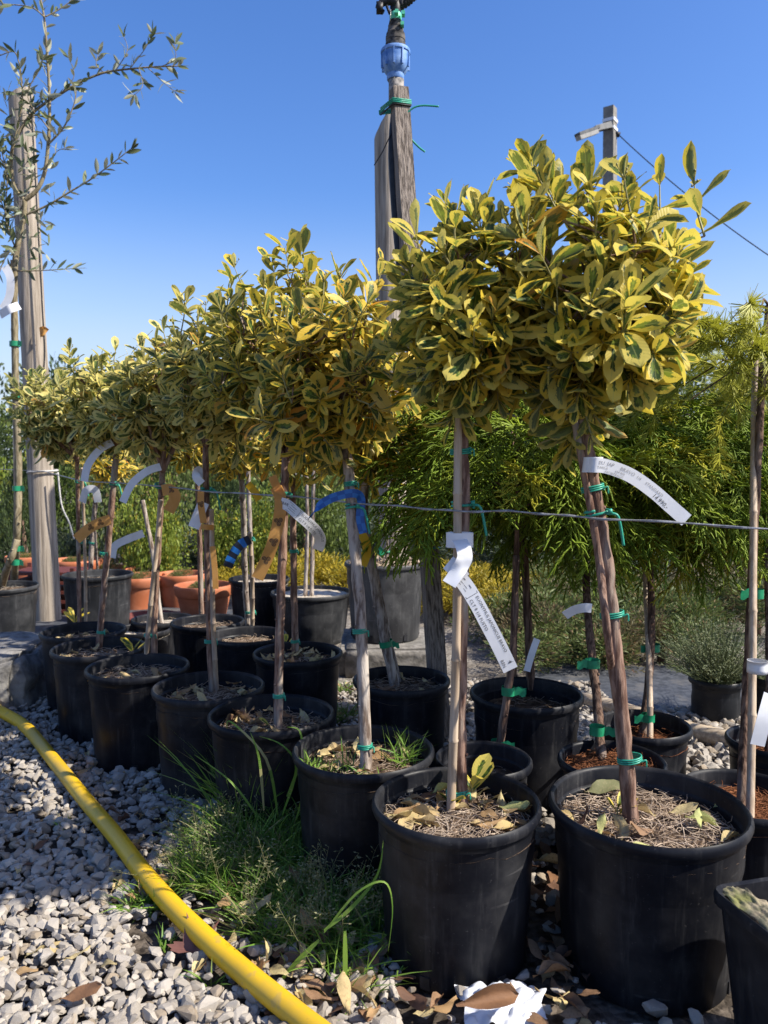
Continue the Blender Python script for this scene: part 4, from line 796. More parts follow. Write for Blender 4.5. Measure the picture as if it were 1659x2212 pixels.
tag(o, None, 'grass')
# broad trailing blades
mb = MB()
def wide_blade(mb, pts, w):
    pts = smooth_path(pts, 5); m = len(pts); vs = []
    for i, p in enumerate(pts):
        t = (pts[min(i + 1, m - 1)] - pts[max(i - 1, 0)]).normalized(); s = t.cross(Vector((0.2, -0.7, 0.7))).normalized() * w * (1 - (i / (m - 1)) ** 2.2) * min(1, 0.45 + i * 0.2); vs += [p - s / 2, p + Vector((0, 0, -w * .2)), p + s / 2]
    mb.add(vs, [f for i in range(m - 1) for f in ((3 * i, 3 * i + 3, 3 * i + 4, 3 * i + 1), (3 * i + 1, 3 * i + 4, 3 * i + 5, 3 * i + 2))])
for pl, Y, w in (([(700, 2010), (760, 1960), (815, 1890), (828, 1815)], 1.12, 0.006), ([(700, 2015), (770, 1930), (830, 1905), (848, 1960), (838, 2060)], 1.10, 0.0035), ([(690, 2030), (630, 2090), (570, 2170)], 1.13, 0.008), ([(620, 2160), (590, 2200), (560, 2212)], 1.06, 0.008), ([(745, 2010), (745, 2110), (735, 2160)], 1.08, 0.008), ([(570, 1750), (560, 1640), (540, 1580)], 1.48, 0.006), ([(600, 1760), (575, 1640), (500, 1560), (490, 1575)], 1.5, 0.006), ([(610, 1760), (640, 1660), (610, 1610), (560, 1590)], 1.48, 0.0055), ([(560, 1770), (500, 1690), (420, 1630)], 1.5, 0.005), ([(620, 1720), (650, 1640), (648, 1580), (620, 1570)], 1.5, 0.006), ([(640, 1770), (662, 1680), (660, 1605)], 1.47, 0.005)):
    wide_blade(mb, [P(x, y, Y) for x, y in pl], w)
o = rnd_attr(mb.build('grass', MT['grass'], None), 15); tag(o, 'long arching grass blades in front of the pots', 'grass', None, 'stuff')
mb = MB(); random.seed(5)
for i in range(330):                                                           # feathery seed heads
    c = random.choice(((560, 1830, .09), (660, 1860, .10), (480, 1905, .06), (610, 1960, .10), (740, 1960, .09), (430, 1860, .07), (700, 2040, .08), (790, 1930, .06), (800, 1900, .04)))
    p = gg(c[0], c[1]) + Vector((random.gauss(0, c[2] * .5), random.gauss(0, c[2] * .6), 0)); L = random.uniform(0.07, 0.15); d = Vector((random.gauss(0, .3), random.gauss(0, .3), 1)).normalized(); tip = p + d * L + Vector((d.x, d.y, -.1)) * L * .3
    if in_pot(p.x, p.y, 0.02): continue
    mb.tube([p, p.lerp(tip, .5) + d * .004, tip], [0.0006, 0.0005, 0.0003], 3, False)
    for k in range(11):
        t = 0.55 + 0.45 * k / 10; q = p.lerp(tip, t); e = q + Vector((random.gauss(0, 1), random.gauss(0, 1), random.uniform(0, 1))).normalized() * 0.014 * (1.25 - t) * 2; m = (q + e) / 2
        mb.tube([q, e], [0.0003, 0.0003], 3, False); u = (e - q).normalized(); s = u.orthogonal().normalized() * 0.0012; mb.add([e - u * .002, e + s, e + u * .004, e - s], [(0, 1, 2, 3)])
o = mb.build('grass_seed_heads', MT['seed'], None); rnd_attr(o, 20); tag(o, 'feathery grass seed heads above the green tuft by the hose', 'grass', None, 'stuff')
# ---- litter on the ground
def litter(n, xr, yr, label, group, seed, size=(0.03, 0.065), brown=0.4, z=0.014):
    random.seed(seed); k = 0
    while k < n:
        p = G(random.uniform(*xr), random.uniform(*yr))
        if in_pot(p.x, p.y, 0.01): continue
        d = Vector((random.gauss(0, 1), random.gauss(0, 1), random.uniform(-.1, .3))).normalized(); s = random.uniform(*size); ME = DEADB_ME if random.random() < brown else DEAD_ME
        p.z = z + random.uniform(0.002, 0.014); k += 1
        tag(link('dead_leaf', ME[random.randrange(4)], None, frame(d, Vector((random.gauss(0, .3), random.gauss(0, .3), random.choice((1, 1, -1)))), p, s)), label, 'dead leaf', group)
litter(46, (560, 990), (2060, 2230), 'dry fallen leaf on the ground in front of the pot with the bamboo cane', 'fallen leaves before the front pots', 301)
litter(44, (1120, 1270), (1830, 2230), 'dark fallen leaf in the shaded gap between the two nearest pots', 'fallen leaves between the nearest pots', 302, brown=0.8)
litter(34, (230, 560), (1690, 1960), 'dry leaf lying on the gravel between hose and front pots', 'fallen leaves on the gravel beside the hose', 303)
litter(26, (0, 480), (1560, 2150), 'dry leaf scattered on the open gravel left of the hose', 'fallen leaves on the open gravel', 304, (0.03, 0.055), 0.35)
litter(20, (690, 780), (1480, 1580), 'dry leaf in the sunlit gap behind the grass-grown pot', 'fallen leaves in the sunlit gap', 305, (0.03, 0.05), 0.1)
litter(16, (1140, 1215), (1480, 1690), 'dry leaf on the pale gravel right of the big second-row pot', 'fallen leaves on the pale gravel', 306, (0.03, 0.05), 0.3)
litter(14, (480, 760), (1850, 2060), 'withered leaf caught in the grass tuft', 'withered leaves in the grass', 307, (0.04, 0.065), 0.3, 0.03)

# paler, larger fallen leaves lying in the two nearest pots
PALE = m_dead('pale_fallen_leaf', [(0.52, 0.50, 0.20), (0.44, 0.46, 0.17), (0.50, 0.36, 0.16), (0.36, 0.36, 0.14)])
OLIVE_DRY = m_dead('olive_fallen_leaf', [(0.17, 0.17, 0.08), (0.22, 0.21, 0.10), (0.16, 0.15, 0.07), (0.26, 0.22, 0.12)])
PALE_ME = [arr_mesh('fallen_leaf', a, PALE) for a in DEADL]; OLD_ME = [arr_mesh('fallen_leaf', a, OLIVE_DRY) for a in DEADL]
for (x, y, k, dx, dy, dz, s, me, lab) in ((1262, 1712, 'A', 1, 0.2, 0.25, 0.075, OLD_ME[2], 'large olive-brown leaf propped at the back of the largest front pot'), (1205, 1748, 'A', 0.5, -1, 0.15, 0.045, PALE_ME[0], 'pale leaf with dark base at the left rim inside the largest front pot'), (1296, 1815, 'A', 0.1, 0.3, 0.9, 0.040, PALE_ME[1], 'upright yellow-green leaf at the front rim of the largest pot'), (1340, 1832, 'A', 1, -0.1, 0.05, 0.058, PALE_ME[2], 'flat pale green leaf on the front edge of the largest pot'),
    (1480, 1765, 'A', 0.8, -0.5, 0.1, 0.05, PALE_ME[3], 'folded cream leaf among the dry leaves right of the nearest trunk'), (1515, 1790, 'A', 0.1, 0.8, 0.35, 0.035, PALE_ME[1], 'small pointed tan leaf right of the nearest trunk'), (1540, 1745, 'A', 0.6, 0.3, 0.2, 0.042, PALE_ME[0], 'round pale leaf at the right side of the largest pot'),
    (845, 1760, 'B', 1, -0.4, 0.1, 0.06, PALE_ME[2], 'pale yellow leaf at the left rim of the bamboo-cane pot'), (1060, 1790, 'B', 1, 0.25, 0.15, 0.058, PALE_ME[0], 'yellow-green leaf curled at the front right rim of the bamboo-cane pot'), (930, 1715, 'B', 1, 0.3, 0.3, 0.045, PALE_ME[3], 'cream leaf behind the bamboo cane foot'), (1075, 1742, 'B', 1, -0.5, 0.2, 0.06, PALE_ME[1], 'tan curled leaf on the right side of the bamboo-cane pot')):
    p = G(x, y, POTS[k][3] + 0.012); tag(link('fallen_leaf', me, None, frame(Vector((dx, dy, dz)), Vector((0.1, -0.35, 1)), p, s)), lab, 'dead leaf')
# ================================================================== WEEPING CYPRESSES (right)
def tri_tube(V, Fq, pts, r0, r1):
    b = len(V); m = len(pts)
    for i, p in enumerate(pts):
        t = (pts[min(i + 1, m - 1)] - pts[max(i - 1, 0)]).normalized(); a = t.orthogonal().normalized(); c = t.cross(a); r = r0 + (r1 - r0) * i / (m - 1)
        for k in range(3): an = k * 2.0944; V.append((p + (a * math.cos(an) + c * math.sin(an)) * r)[:])
    for i in range(m - 1):
        for k in range(3): Fq.append((b + i * 3 + k, b + i * 3 + (k + 1) % 3, b + (i + 1) * 3 + (k + 1) % 3, b + (i + 1) * 3 + k))
def thread_spray(seed):
    rs = random.Random(seed); V = []; Fq = []; rv2 = lambda s: Vector((rs.gauss(0, s), rs.gauss(0, s), rs.gauss(0, s)))
    ax = lambda t: Vector((0.05 * math.sin(t * 3 + seed), t - 0.22 * t * t, 0.22 * t - 0.62 * t * t)) * 0.2
    tri_tube(V, Fq, [ax(i / 6) for i in range(7)], 0.0015, 0.0008)
    for i in range(24):
        t = 0.10 + 0.88 * i / 23; p = ax(t); d = (ax(min(1, t + .05)) - ax(t - .05)).normalized(); sd = 1 if i % 2 else -1
        dr = (d * 0.75 + Vector((sd * 0.8, 0, 0.12)) + rv2(0.22)).normalized(); L = 0.062 * (1.15 - 0.8 * t) * rs.uniform(0.7, 1.25) + 0.012
        q = [p, p + dr * L * .5 + Vector((0, 0, -.06 * L)), p + dr * L * 0.95 + d * L * .12 + Vector((0, 0, -0.30 * L))]; tri_tube(V, Fq, q, 0.0016, 0.0011)
        for k in range(5):
            f = 0.2 + 0.75 * k / 4; pp = q[0].lerp(q[1], f * 2) if f < .5 else q[1].lerp(q[2], f * 2 - 1); dd = (dr * 0.8 + d * (0.7 if k % 2 else -0.25) + rv2(0.3) + Vector((0, 0, -.1))).normalized(); l2 = L * rs.uniform(0.22, 0.5) * (1.2 - f * .5)
            tri_tube(V, Fq, [pp, pp + dd * l2 * .55, pp + dd * l2 + Vector((0, 0, -0.2 * l2))], 0.0016, 0.0010)
    return np.array(V), np.array(Fq), np.zeros((len(V), 2))
SPR = [thread_spray(k) for k in range(5)]; SPR_ME = [arr_mesh('spray', a, MT['thread']) for a in SPR]
def needle_spray(seed):
    rs = random.Random(seed); V = []; Fq = []; ax = lambda t: Vector((0.06 * math.sin(t * 3 + seed), t - 0.15 * t * t, 0.2 * t - 0.55 * t * t)) * 0.2
    tri_tube(V, Fq, [ax(i / 6) for i in range(7)], 0.0022, 0.0012)
    for i in range(17):
        t = 0.05 + 0.95 * i / 16; p = ax(t); d = (ax(min(1.05, t + .05)) - ax(t - .05)).normalized(); a0 = rs.uniform(0, 6.28); u = d.orthogonal().normalized(); w = d.cross(u); sh = (u * math.cos(a0) + w * math.sin(a0))
        for k in range(15):
            dd = (d * 0.7 + sh * 0.7 + Vector((rs.gauss(0, .34), rs.gauss(0, .34), rs.gauss(0, .34) - .25))).normalized(); L = rs.uniform(0.022, 0.042); s = dd.orthogonal().normalized() * 0.0011; b = len(V)
            V += [(p - s)[:], (p + s)[:], (p + dd * L + s * .4)[:], (p + dd * L - s * .4)[:]]; Fq.append((b, b + 1, b + 2, b + 3))
    return np.array(V), np.array(Fq), np.zeros((len(V), 2))
NSP = [needle_spray(k) for k in range(3)]; NSP_ME = [arr_mesh('needle_spray', a, MT['needle']) for a in NSP]
def cypress(key, label, stems, top, hc, rx, zlo, zhi, n, seed, Yt=None, ties=(), topm='peat', nf=300, ME=SPR_ME, sc=(0.8, 1.4), cat='potted tree', soilm='peat', stakes=(), squash=1.0, xoff=0, rb=None):
    c, R, h, soil = POTS[key]; root = thing('potted_cypress', c, label, cat, 'weeping conifer standards in black pots'); random.seed(seed)
    make_pot(root, c, R, h, soil, seed=seed, nf=nf, topm=topm, soilm=soilm, rb=rb)
    first = None
    for (pl, r) in stems:
        b = G(pl[0][0], pl[0][1], soil - 0.01); Y1 = Yt or b.y; pts = [b] + px_path(pl[1:], b.y + (Y1 - b.y) * .3, Y1); stem(root, pts, r, r * 0.75, 'bark_dark', seed=seed); first = first or pts
    for (pl, r, m) in stakes:
        b = G(pl[0][0], pl[0][1], soil - 0.01); bamboo(root, b, P(pl[1][0], pl[1][1], Yt or b.y), r, 'stake', m, seed)
    for (x, y) in ties:
        i = min(range(len(first)), key=lambda k: abs(P(x, y, first[k].y).z - first[k].z)); mb = MB(); band(mb, P(x, y, first[i].y), Vector((0, 0, 1)), stems[0][1] + 0.005, 0.018, 0.022, (random.choice((-1, 1)), -.1, 0)); mb.build('tie', MT['tape'], root)
    tp = first[-1]; br = MB(); zt = max(zhi - 0.02, tp.z); axis0 = Vector((tp.x, tp.y, 0)); br.tube([tp - Vector((0, 0, .02)), Vector((tp.x, tp.y, zt))], [0.006, 0.003], 6)
    sp = []
    for i in range(n):
        f = random.random(); z = zlo + (zhi - zlo) * (1 - f ** 1.4 * 0.9); a = random.uniform(0, 6.283); q = rx * (0.2 + 0.8 * math.sqrt(random.random())) * (0.55 + 0.45 * math.sin(math.pi * min(1, max(0, (z - zlo) / (zhi - zlo) * .8 + .15))))
        o_ = Vector((math.cos(a), math.sin(a) * squash, 0)); p = axis0 + o_ * q * 0.75 + Vector((0, 0, z)); d = (o_ + Vector((0, 0, random.uniform(-.45, .35))) + rv(0.2)).normalized(); sp.append((p, d, z))
        if i % 3 == 0: hub = Vector((tp.x, tp.y, min(zt, z + random.uniform(.0, .06)))); br.tube([hub, hub.lerp(p, .5) + Vector((0, 0, .03)), p], [0.003, 0.0022, 0.0014], 4, False)
    bo = br.build('branches', MT['bark_dark'], root)
    sp.sort(key=lambda s: s[0].y)
    for p, d, z in sp: link('spray', ME[random.randrange(len(ME))], bo, frame(d, Vector((0, 0, 1)) + rv(.25), p, random.uniform(*sc))).matrix_parent_inverse = Matrix()
    return root
cypress('K1', 'golden weeping cypress in the big pot behind the printed label, two rough stems', [([(1148, 1512), (1138, 1300), (1128, 1120), (1120, 960)], 0.011), ([(1108, 1500), (1112, 1300), (1122, 1100)], 0.010)], None, 0, 0.30, 0.60, 1.00, 165, 41, 1.92, ties=[(1105, 1490)], topm='coir', soilm='soil', nf=80)
cypress('N1', 'slim potted conifer leaning behind the bamboo cane, white label collar round its foot', [([(1072, 1655), (1090, 1540), (1108, 1400), (1116, 1200)], 0.0095)], None, 0, 0.18, 0.66, 0.86, 40, 42, 1.62, ties=[(1075, 1608), (1098, 1492)], topm='coir', soilm='soil', nf=60)
cypress('K2', 'golden weeping cypress with dark stem and two green tapes, right behind the nearest trunk', [([(1302, 1655), (1288, 1500), (1272, 1350), (1265, 1210), (1262, 1000)], 0.0105)], None, 0, 0.25, 0.63, 0.93, 125, 43, 1.85, ties=[(1290, 1577), (1280, 1433)], stakes=[([(1293, 1650), (1286, 1560)], 0.005, 'bamboo')], nf=420)
cypress('K3', 'golden weeping cypress on a stem tied to a short pale cane', [([(1386, 1600), (1400, 1480), (1408, 1340), (1402, 1180), (1400, 960)], 0.010)], None, 0, 0.28, 0.57, 0.92, 160, 44, 1.95, ties=[(1400, 1550), (1412, 1399)], stakes=[([(1405, 1612), (1395, 1230)], 0.0075, 'bamboo')], nf=300)
cypress('K4', 'golden needled conifer at the right edge tied to a tall bamboo cane', [([(1600, 1770), (1612, 1500), (1622, 1300), (1636, 1000), (1650, 760), (1662, 660)], 0.009)], None, 0, 0.26, 0.90, 1.08, 75, 45, 1.60, ties=[(1633, 1282)], stakes=[([(1618, 1785), (1634, 715)], 0.0075, 'bamboo')], nf=520, ME=NSP_ME, sc=(0.75, 1.1))
cypress('K5', 'small golden cypress half out of frame at the right edge', [([(1660, 1640), (1662, 1400), (1655, 1100), (1650, 960)], 0.009)], None, 0, 0.27, 0.56, 0.85, 95, 46, 1.95, nf=100)
# heather-like plant in a small black pot
hp = gg(1545, 1555); root = thing('potted_heather', hp, 'bushy grey-green heather in a small black pot on the ground fabric', 'potted plant')
make_pot(root, hp, 0.082, 0.135, 0.115, 0.07, 'pot_grey', nf=0, seed=3, slots=False)
mb = MB(); random.seed(9)
for i in range(420):
    a = random.uniform(0, 6.28); el = random.uniform(0.15, 1.5); L = random.uniform(0.10, 0.22); b = hp + Vector((0.04 * math.cos(a) * random.random(), 0.04 * math.sin(a) * random.random(), 0.115)); d = Vector((math.cos(a) * math.cos(el), math.sin(a) * math.cos(el), math.sin(el)))
    pts = [b + d * L * t + Vector((0, 0, .25 * L * t * (1 - math.sin(el)))) + rv(.003) for t in (0, .35, .7, 1)]; mb.tube(pts, [.0012, .001, .0008, .0005], 3, False)
    for k in range(20):
        t = .25 + .75 * k / 19; q = b.lerp(pts[-1], t) + Vector((0, 0, .2 * L * t * (1 - t))); u = (d * .8 + rv(.6)).normalized(); s = u.orthogonal().normalized() * .0011; l = .009; mb.add([q, q + u * l * .5 + s, q + u * l, q + u * l * .5 - s], [(0, 1, 2, 3)])
o = mb.build('foliage', MT['heather'], root, False); rnd_attr(o, 4)
p2 = gg(1668, 1545); root = thing('potted_heather', p2, 'second small potted plant cut off by the right edge', 'potted plant'); make_pot(root, p2, 0.08, 0.13, 0.11, 0.07, 'pot', nf=0, seed=4, slots=False)
mb = MB(); blades(mb, p2 + Vector((0, 0, .11)), 0.05, 160, 0.17, 77, 0.7, 0.004); rnd_attr(mb.build('foliage', MT['heather'], root), 10)
# lying pole
a = G(1255, 1512, 0.03); b = G(1720, 1640, 0.03); mb = MB(); mb.tube([a.lerp(b, t) + Vector((0, 0, .004 * math.sin(t * 9))) for t in np.linspace(0, 1, 14)], [0.029 - 0.004 * t for t in np.linspace(1, 0, 14)], 14)
tag(mb.build('wooden_pole', MT['pole'], None), 'peeled round wooden pole lying on the ground behind the pots', 'pole')
# ---- square pot, bottom right
c0 = Vector((0.432, 0.985, 0)); e1 = Vector((0.97, 0.25, 0)); e2 = Vector((0.25, -0.97, 0)); sq = 0.235; hq = 0.238
root = thing('square_pot', c0 + (e1 + e2) * sq / 2, 'black square pot cut off by the bottom right corner, dead leaves over its rim', 'pot')
def sq_ring(k, z, s=sq):
    c = c0 + (e1 + e2) * sq / 2; out = []; r = 0.018
    for (i, j, a0) in ((-1, -1, 180), (1, -1, 270), (1, 1, 0), (-1, 1, 90)):
        for st in range(4):
            an = R_(a0 + st * 30); x = i * (s * k / 2 - r) + r * math.cos(an); y = j * (s * k / 2 - r) + r * math.sin(an); out.append(c + e1 * x + e2 * y + Vector((0, 0, z)))
    return out
prof = [(0.80, 0.0), (0.97, hq - 0.02), (1.02, hq - 0.018), (1.03, hq - 0.006), (1.01, hq), (0.965, hq - 0.002), (0.945, hq - 0.02), (0.90, hq - 0.08)]
mb = MB(); rings = [sq_ring(k, z) for k, z in prof]; n = 16; mb.add([v for r in rings for v in r], [(i * n + k, i * n + (k + 1) % n, (i + 1) * n + (k + 1) % n, (i + 1) * n + k) for i in range(len(rings) - 1) for k in range(n)]); sharp(mb.build('pot', MT['pot'], root), 45)
mb = MB(); r = sq_ring(0.91, hq - 0.05); mb.add(r + [c0 + (e1 + e2) * sq / 2 + Vector((0, 0, hq - 0.04))], [(k, (k + 1) % n, n) for k in range(n)]); mb.build('soil', MT['soil'], root)
random.seed(12)
def crumple(name, cen, ax, bx, rx, ry, h, mat, parent, seed, amp=0.35, div=22):
    mb = MB(); vs = []
    for i in range(div + 1):
        for j in range(div + 1):
            u = i / div * 2 - 1; v = j / div * 2 - 1; q = math.sqrt(max(0.0, 1 - min(1, u * u * .8 + v * v * .8)))
            k = Vector((u * 1.7 + seed, v * 1.7, seed)); nz = abs(mnoise.noise(k)) + (0.5 * abs(mnoise.noise(k * 2.1)) + 0.12 * mnoise.noise(k * 4.3)) * (2.0 if amp > .5 else 0.8)
            ed = 1 + 0.25 * mnoise.noise(Vector((math.atan2(v, u) * 1.5, seed, 3)))
            vs.append(Vector(cen) + Vector(ax) * u * rx * ed + Vector(bx) * v * ry * ed + Vector((0, 0, h * (q * 0.5 + nz * amp * 2))))
    mb.add(vs, [(i * (div + 1) + j, (i + 1) * (div + 1) + j, (i + 1) * (div + 1) + j + 1, i * (div + 1) + j + 1) for i in range(div) for j in range(div)])
    return mb.build(name, MT[mat], parent)
o = crumple('withered_leaf_clump', c0 + e2 * 0.066 + e1 * 0.024 + Vector((0, 0, hq - 0.006)), e2, e1, 0.060, 0.022, 0.012, 'moss', None, 3, 0.45, 30); tag(o, 'shrivelled grey-green leaf clump draped over the square pot rim', 'dead leaves')
# ---- crumpled white plastic and brown leaves at the bottom edge
o = crumple('plastic_scrap', G(1085, 2185, 0.012), (1, 0.1, 0), (0, 1, 0), 0.058, 0.045, 0.034, 'tissue', None, 8, 0.30, 40); tag(o, 'crumpled white plastic scrap on the ground at the foot of the nearest pots', 'scrap')
tag(link('brown_leaf', DEADB_ME[3], None, frame(Vector((0.95, 0.15, 0.10)), Vector((0, -0.9, 0.6)), P(985, 2172, 1.0), 0.092)), 'large curled brown leaf against the foot of the bamboo-cane pot', 'dead leaf')
tag(link('brown_leaf', DEADB_ME[1], None, frame(Vector((0.9, 0.25, 0.1)), Vector((0, -0.3, 1)), G(128, 2158, 0.03), 0.06)), 'orange-brown curled leaf on the sunlit gravel at the bottom left', 'dead leaf')
def maple(c, R, rot, tilt):
    lob = []; n = 5
    for k in range(n):
        a = R_(-20 + k * 55); lob += [(a - 0.34, 0.42), (a - 0.17, 0.66), (a - 0.10, 0.62), (a, 1.0 - 0.1 * abs(k - 2)), (a + 0.10, 0.62), (a + 0.17, 0.66)]
    lob += [(R_(225), 0.4), (R_(270), 0.12), (R_(315), 0.4)]; mb = MB(); M = Matrix.Rotation(rot, 3, 'Z') @ Matrix.Rotation(tilt, 3, 'X')
    pt = lambda a, r: Vector(c) + M @ Vector((math.cos(a) * r * R, math.sin(a) * r * R, 0.012 * math.sin(a * 3) * r + 0.02 * r * r))
    vs = [pt(0, 0)] + [pt(a, r * .5) for a, r in lob] + [pt(a, r) for a, r in lob]; m = len(lob)
    mb.add(vs, [(0, 1 + k, 1 + (k + 1) % m) for k in range(m)] + [(1 + k, 1 + m + k, 1 + m + (k + 1) % m, 1 + (k + 1) % m) for k in range(m)]); return mb
tag(maple(G(420, 2050, 0.022), 0.062, -0.6, 0.25).build('maple_leaf', MT['maple'], None, True), 'reddish brown maple leaf half under the yellow hose', 'dead leaf')
# ---- hose
hp_ = [(-60, 1500), (0, 1536), (55, 1570), (120, 1648), (190, 1735), (250, 1806), (305, 1880), (375, 1960), (455, 2037), (545, 2115), (640, 2192), (740, 2275), (860, 2420), (900, 2700), (850, 3200), (600, 4200)]
pts = smooth_path([G(x, y, 0.034) for x, y in hp_], 8); mb = MB(); mb.tube(pts, 0.0168, 18); tag(mb.build('garden_hose', MT['hose'], None), 'thick yellow garden hose running across the gravel', 'hose')
# ---- support wire along the row
wp = [(-40, 1012, 3.9), (95, 1018, 3.80), (170, 1038, 2.53), (246, 1043, 2.285), (348, 1050, 2.06), (448, 1062, 1.865), (520, 1066, 1.77), (617, 1071, 1.665), (690, 1078, 1.56), (762, 1087, 1.455), (860, 1093, 1.34), (930, 1100, 1.28), (1003, 1105, 1.215), (1100, 1104, 1.20), (1200, 1112, 1.185), (1290, 1120, 1.17), (1480, 1130, 1.14), (1700, 1146, 1.10), (2600, 1200, 0.97)]
pts = [P(*w) for w in wp]; pp = []
for i in range(len(pts) - 1): pp += [pts[i].lerp(pts[i + 1], k / 5) for k in range(5)]
pp.append(pts[-1]); mb = MB(); mb.tube(pp, 0.0016, 6); mb.tube([p + Vector((0, -0.0016 * math.cos(i * .9), 0.0018 * math.sin(i * .9))) for i, p in enumerate(pp)], 0.0011, 5); tag(mb.build('support_wire', MT['wire'], None), 'galvanised support wire strung along the row of trees', 'wire')
# ================================================================== POSTS, SPRINKLER, LAMP
def round_post(name, px0, px1, Y, r0, r1, mat, label, slant=0.0, ztop=None):
    root = thing(name, (P(*px0, Y).x, Y, 0), label, 'post'); b = P(*px0, Y); b.z = -0.05; t = P(*px1, Y); n = 24; mb = MB(); rows = 26; vs = []
    for i in range(rows + 1):
        f = i / rows; p = b.lerp(t, f); r = r0 + (r1 - r0) * f
        for k in range(n):
            a = 2 * math.pi * k / n; rr = r * (1 + 0.018 * mnoise.noise(Vector((math.cos(a) * 2, math.sin(a) * 2, f * 5)))); v = p + Vector((math.cos(a) * rr, math.sin(a) * rr, 0))
            if i == rows: v.z += slant * math.cos(a) * rr / r
            vs.append(v)
    mb.add(vs, [(i * n + k, i * n + (k + 1) % n, (i + 1) * n + (k + 1) % n, (i + 1) * n + k) for i in range(rows) for k in range(n)] + [tuple(rows * n + k for k in range(n))]); sharp(mb.build('post', MT[mat], root), 50); return root
rp = round_post('round_post', (105, 1340), (45, 205), 3.93, 0.064, 0.058, 'post', 'tall weathered round post on the left behind the olive tree', 0.03)
mb = MB(); mb.tube(smooth_path([P(x, y, 3.858) for x, y in ((65, 190), (78, 420), (90, 640), (96, 760), (92, 820))], 6), 0.004, 5); mb.build('cable', MT['pe_black'], rp)
mb = MB(); random.seed(3); rb = Ribbon([P(86, 718, 3.855), P(93, 716, 3.845), P(99, 720, 3.85)], 0.05, [(0.1, 0, 1)] * 3, 6); rb.strip(mb); tag(mb.build('tape_flag', MT['orange'], None), 'small orange tape flag stuck on the left round post', 'tape')
mb = MB(); ring(mb, P(92, 1020, 3.93), (0, 0, 1), 0.072, 0.072, 0.005, 1.2, 0.02); mb.tube(smooth_path([P(x, y, 3.86) for x, y in ((125, 1020), (133, 1090), (150, 1130), (160, 1165))], 6), 0.0045, 6); mb.build('string', MT['string'], rp)
cp = round_post('round_post', (852, 1200), (838, 300), 3.46, 0.064, 0.060, 'post', 'round wooden post with a slanted split top behind the sprinkler', 0.0)
mb = MB(); n = 24; t = P(838, 300, 3.46); vs = []                                  # splintered slanting top
for i in range(9):
    f = i / 8
    for k in range(n):
        a = 2 * math.pi * k / n; x = math.cos(a) * 0.060; y = math.sin(a) * 0.060; zc = max(0.0, min(1.0, (x + 0.062) / 0.118)) * 0.185 + 0.006 * mnoise.noise(Vector((a * 3, f, 1))); vs.append(t + Vector((x * (1 - .02 * f), y * (1 - .02 * f), zc * f - 0.002)))
mb.add(vs, [(i * n + k, i * n + (k + 1) % n, (i + 1) * n + (k + 1) % n, (i + 1) * n + k) for i in range(8) for k in range(n)] + [tuple(8 * n + k for k in range(n))]); mb.build('split_top', MT['post'], cp)
# timber stake
b = G(955, 1602, 0.0) - Vector((0, 0, .03)); t = P(862, 192, 2.36); d = (t - b).normalized(); root = thing('timber_stake', b, 'leaning square grey timber stake carrying the sprinkler pipe', 'stake')
M = frame(Vector((-0.30, 1, 0)), d, (0, 0, 0)).to_3x3(); L = (t - b).length; mb = MB(); w = 0.048
vs = []; rows = 30
for i in range(rows + 1):
    p = b.lerp(t, i / rows)
    for x, y in ((-1, -1), (0, -1.02), (1, -1), (1, 1), (-1, 1)): q = M @ Vector((x * w / 2, y * w * 0.42, 0)); vs.append(p + q + M @ Vector((0.0016 * mnoise.noise(p * 9 + Vector((x, y, 0))), 0.0012 * mnoise.noise(p * 12 + Vector((y, x, 4))), 0)))
mb.add(vs, [(i * 5 + k, i * 5 + (k + 1) % 5, (i + 1) * 5 + (k + 1) % 5, (i + 1) * 5 + k) for i in range(rows) for k in range(5)] + [tuple(rows * 5 + k for k in range(5))]); sharp(mb.build('post', MT['timber'], root), 45)
mb = MB(); pc = P(862, 228, 2.36); ax = d
ux = M @ Vector((1, 0, 0)); uy = M @ Vector((0, 1, 0))
for s in range(3): mb.tube([pc + d * (s * .005 - .004) + ux * x * (w / 2 + .004) + uy * y for x, y in ((-1.6, .04), (-1, -w * .60), (1, -w * .60), (1, w * .5), (-1.6, .06))], 0.0026, 6)
mb.tube(smooth_path([P(x, y, 2.34) for x, y in ((878, 245), (895, 232), (915, 228), (948, 230))], 6), 0.0026, 6); mb.tube(smooth_path([P(x, y, 2.36) for x, y in ((878, 280), (888, 300), (905, 318), (918, 328))], 6), 0.0028, 6); mb.build('tie', MT['tie'], root)
mb = MB(); mb.tube([pc + d * -.010 + ux * x * (w / 2 + .003) + uy * y for x, y in ((-1.6, .05), (-1, -w * .60), (1, -w * .60), (1, w * .5))], 0.0028, 5); mb.tube(smooth_path([P(x, y, 2.38) for x, y in ((870, 255), (845, 290), (825, 330), (808, 357))], 5), 0.0016, 5); mb.build('zip_tie', MT['pe_black'], root)
mb = MB(); pc2 = b.lerp(t, 0.37); ring(mb, pc2, d, 0.034, 0.030, 0.0022, 1.6, 0.005); ring(mb, b.lerp(t, .30), d, 0.033, 0.03, 0.0022, 1.3, 0.004); mb.tube([pc2 + Vector((.0, -.034, 0)), pc2 + Vector((.01, -.036, -.07))], 0.0018, 5); mb.build('tie', MT['tie'], root)
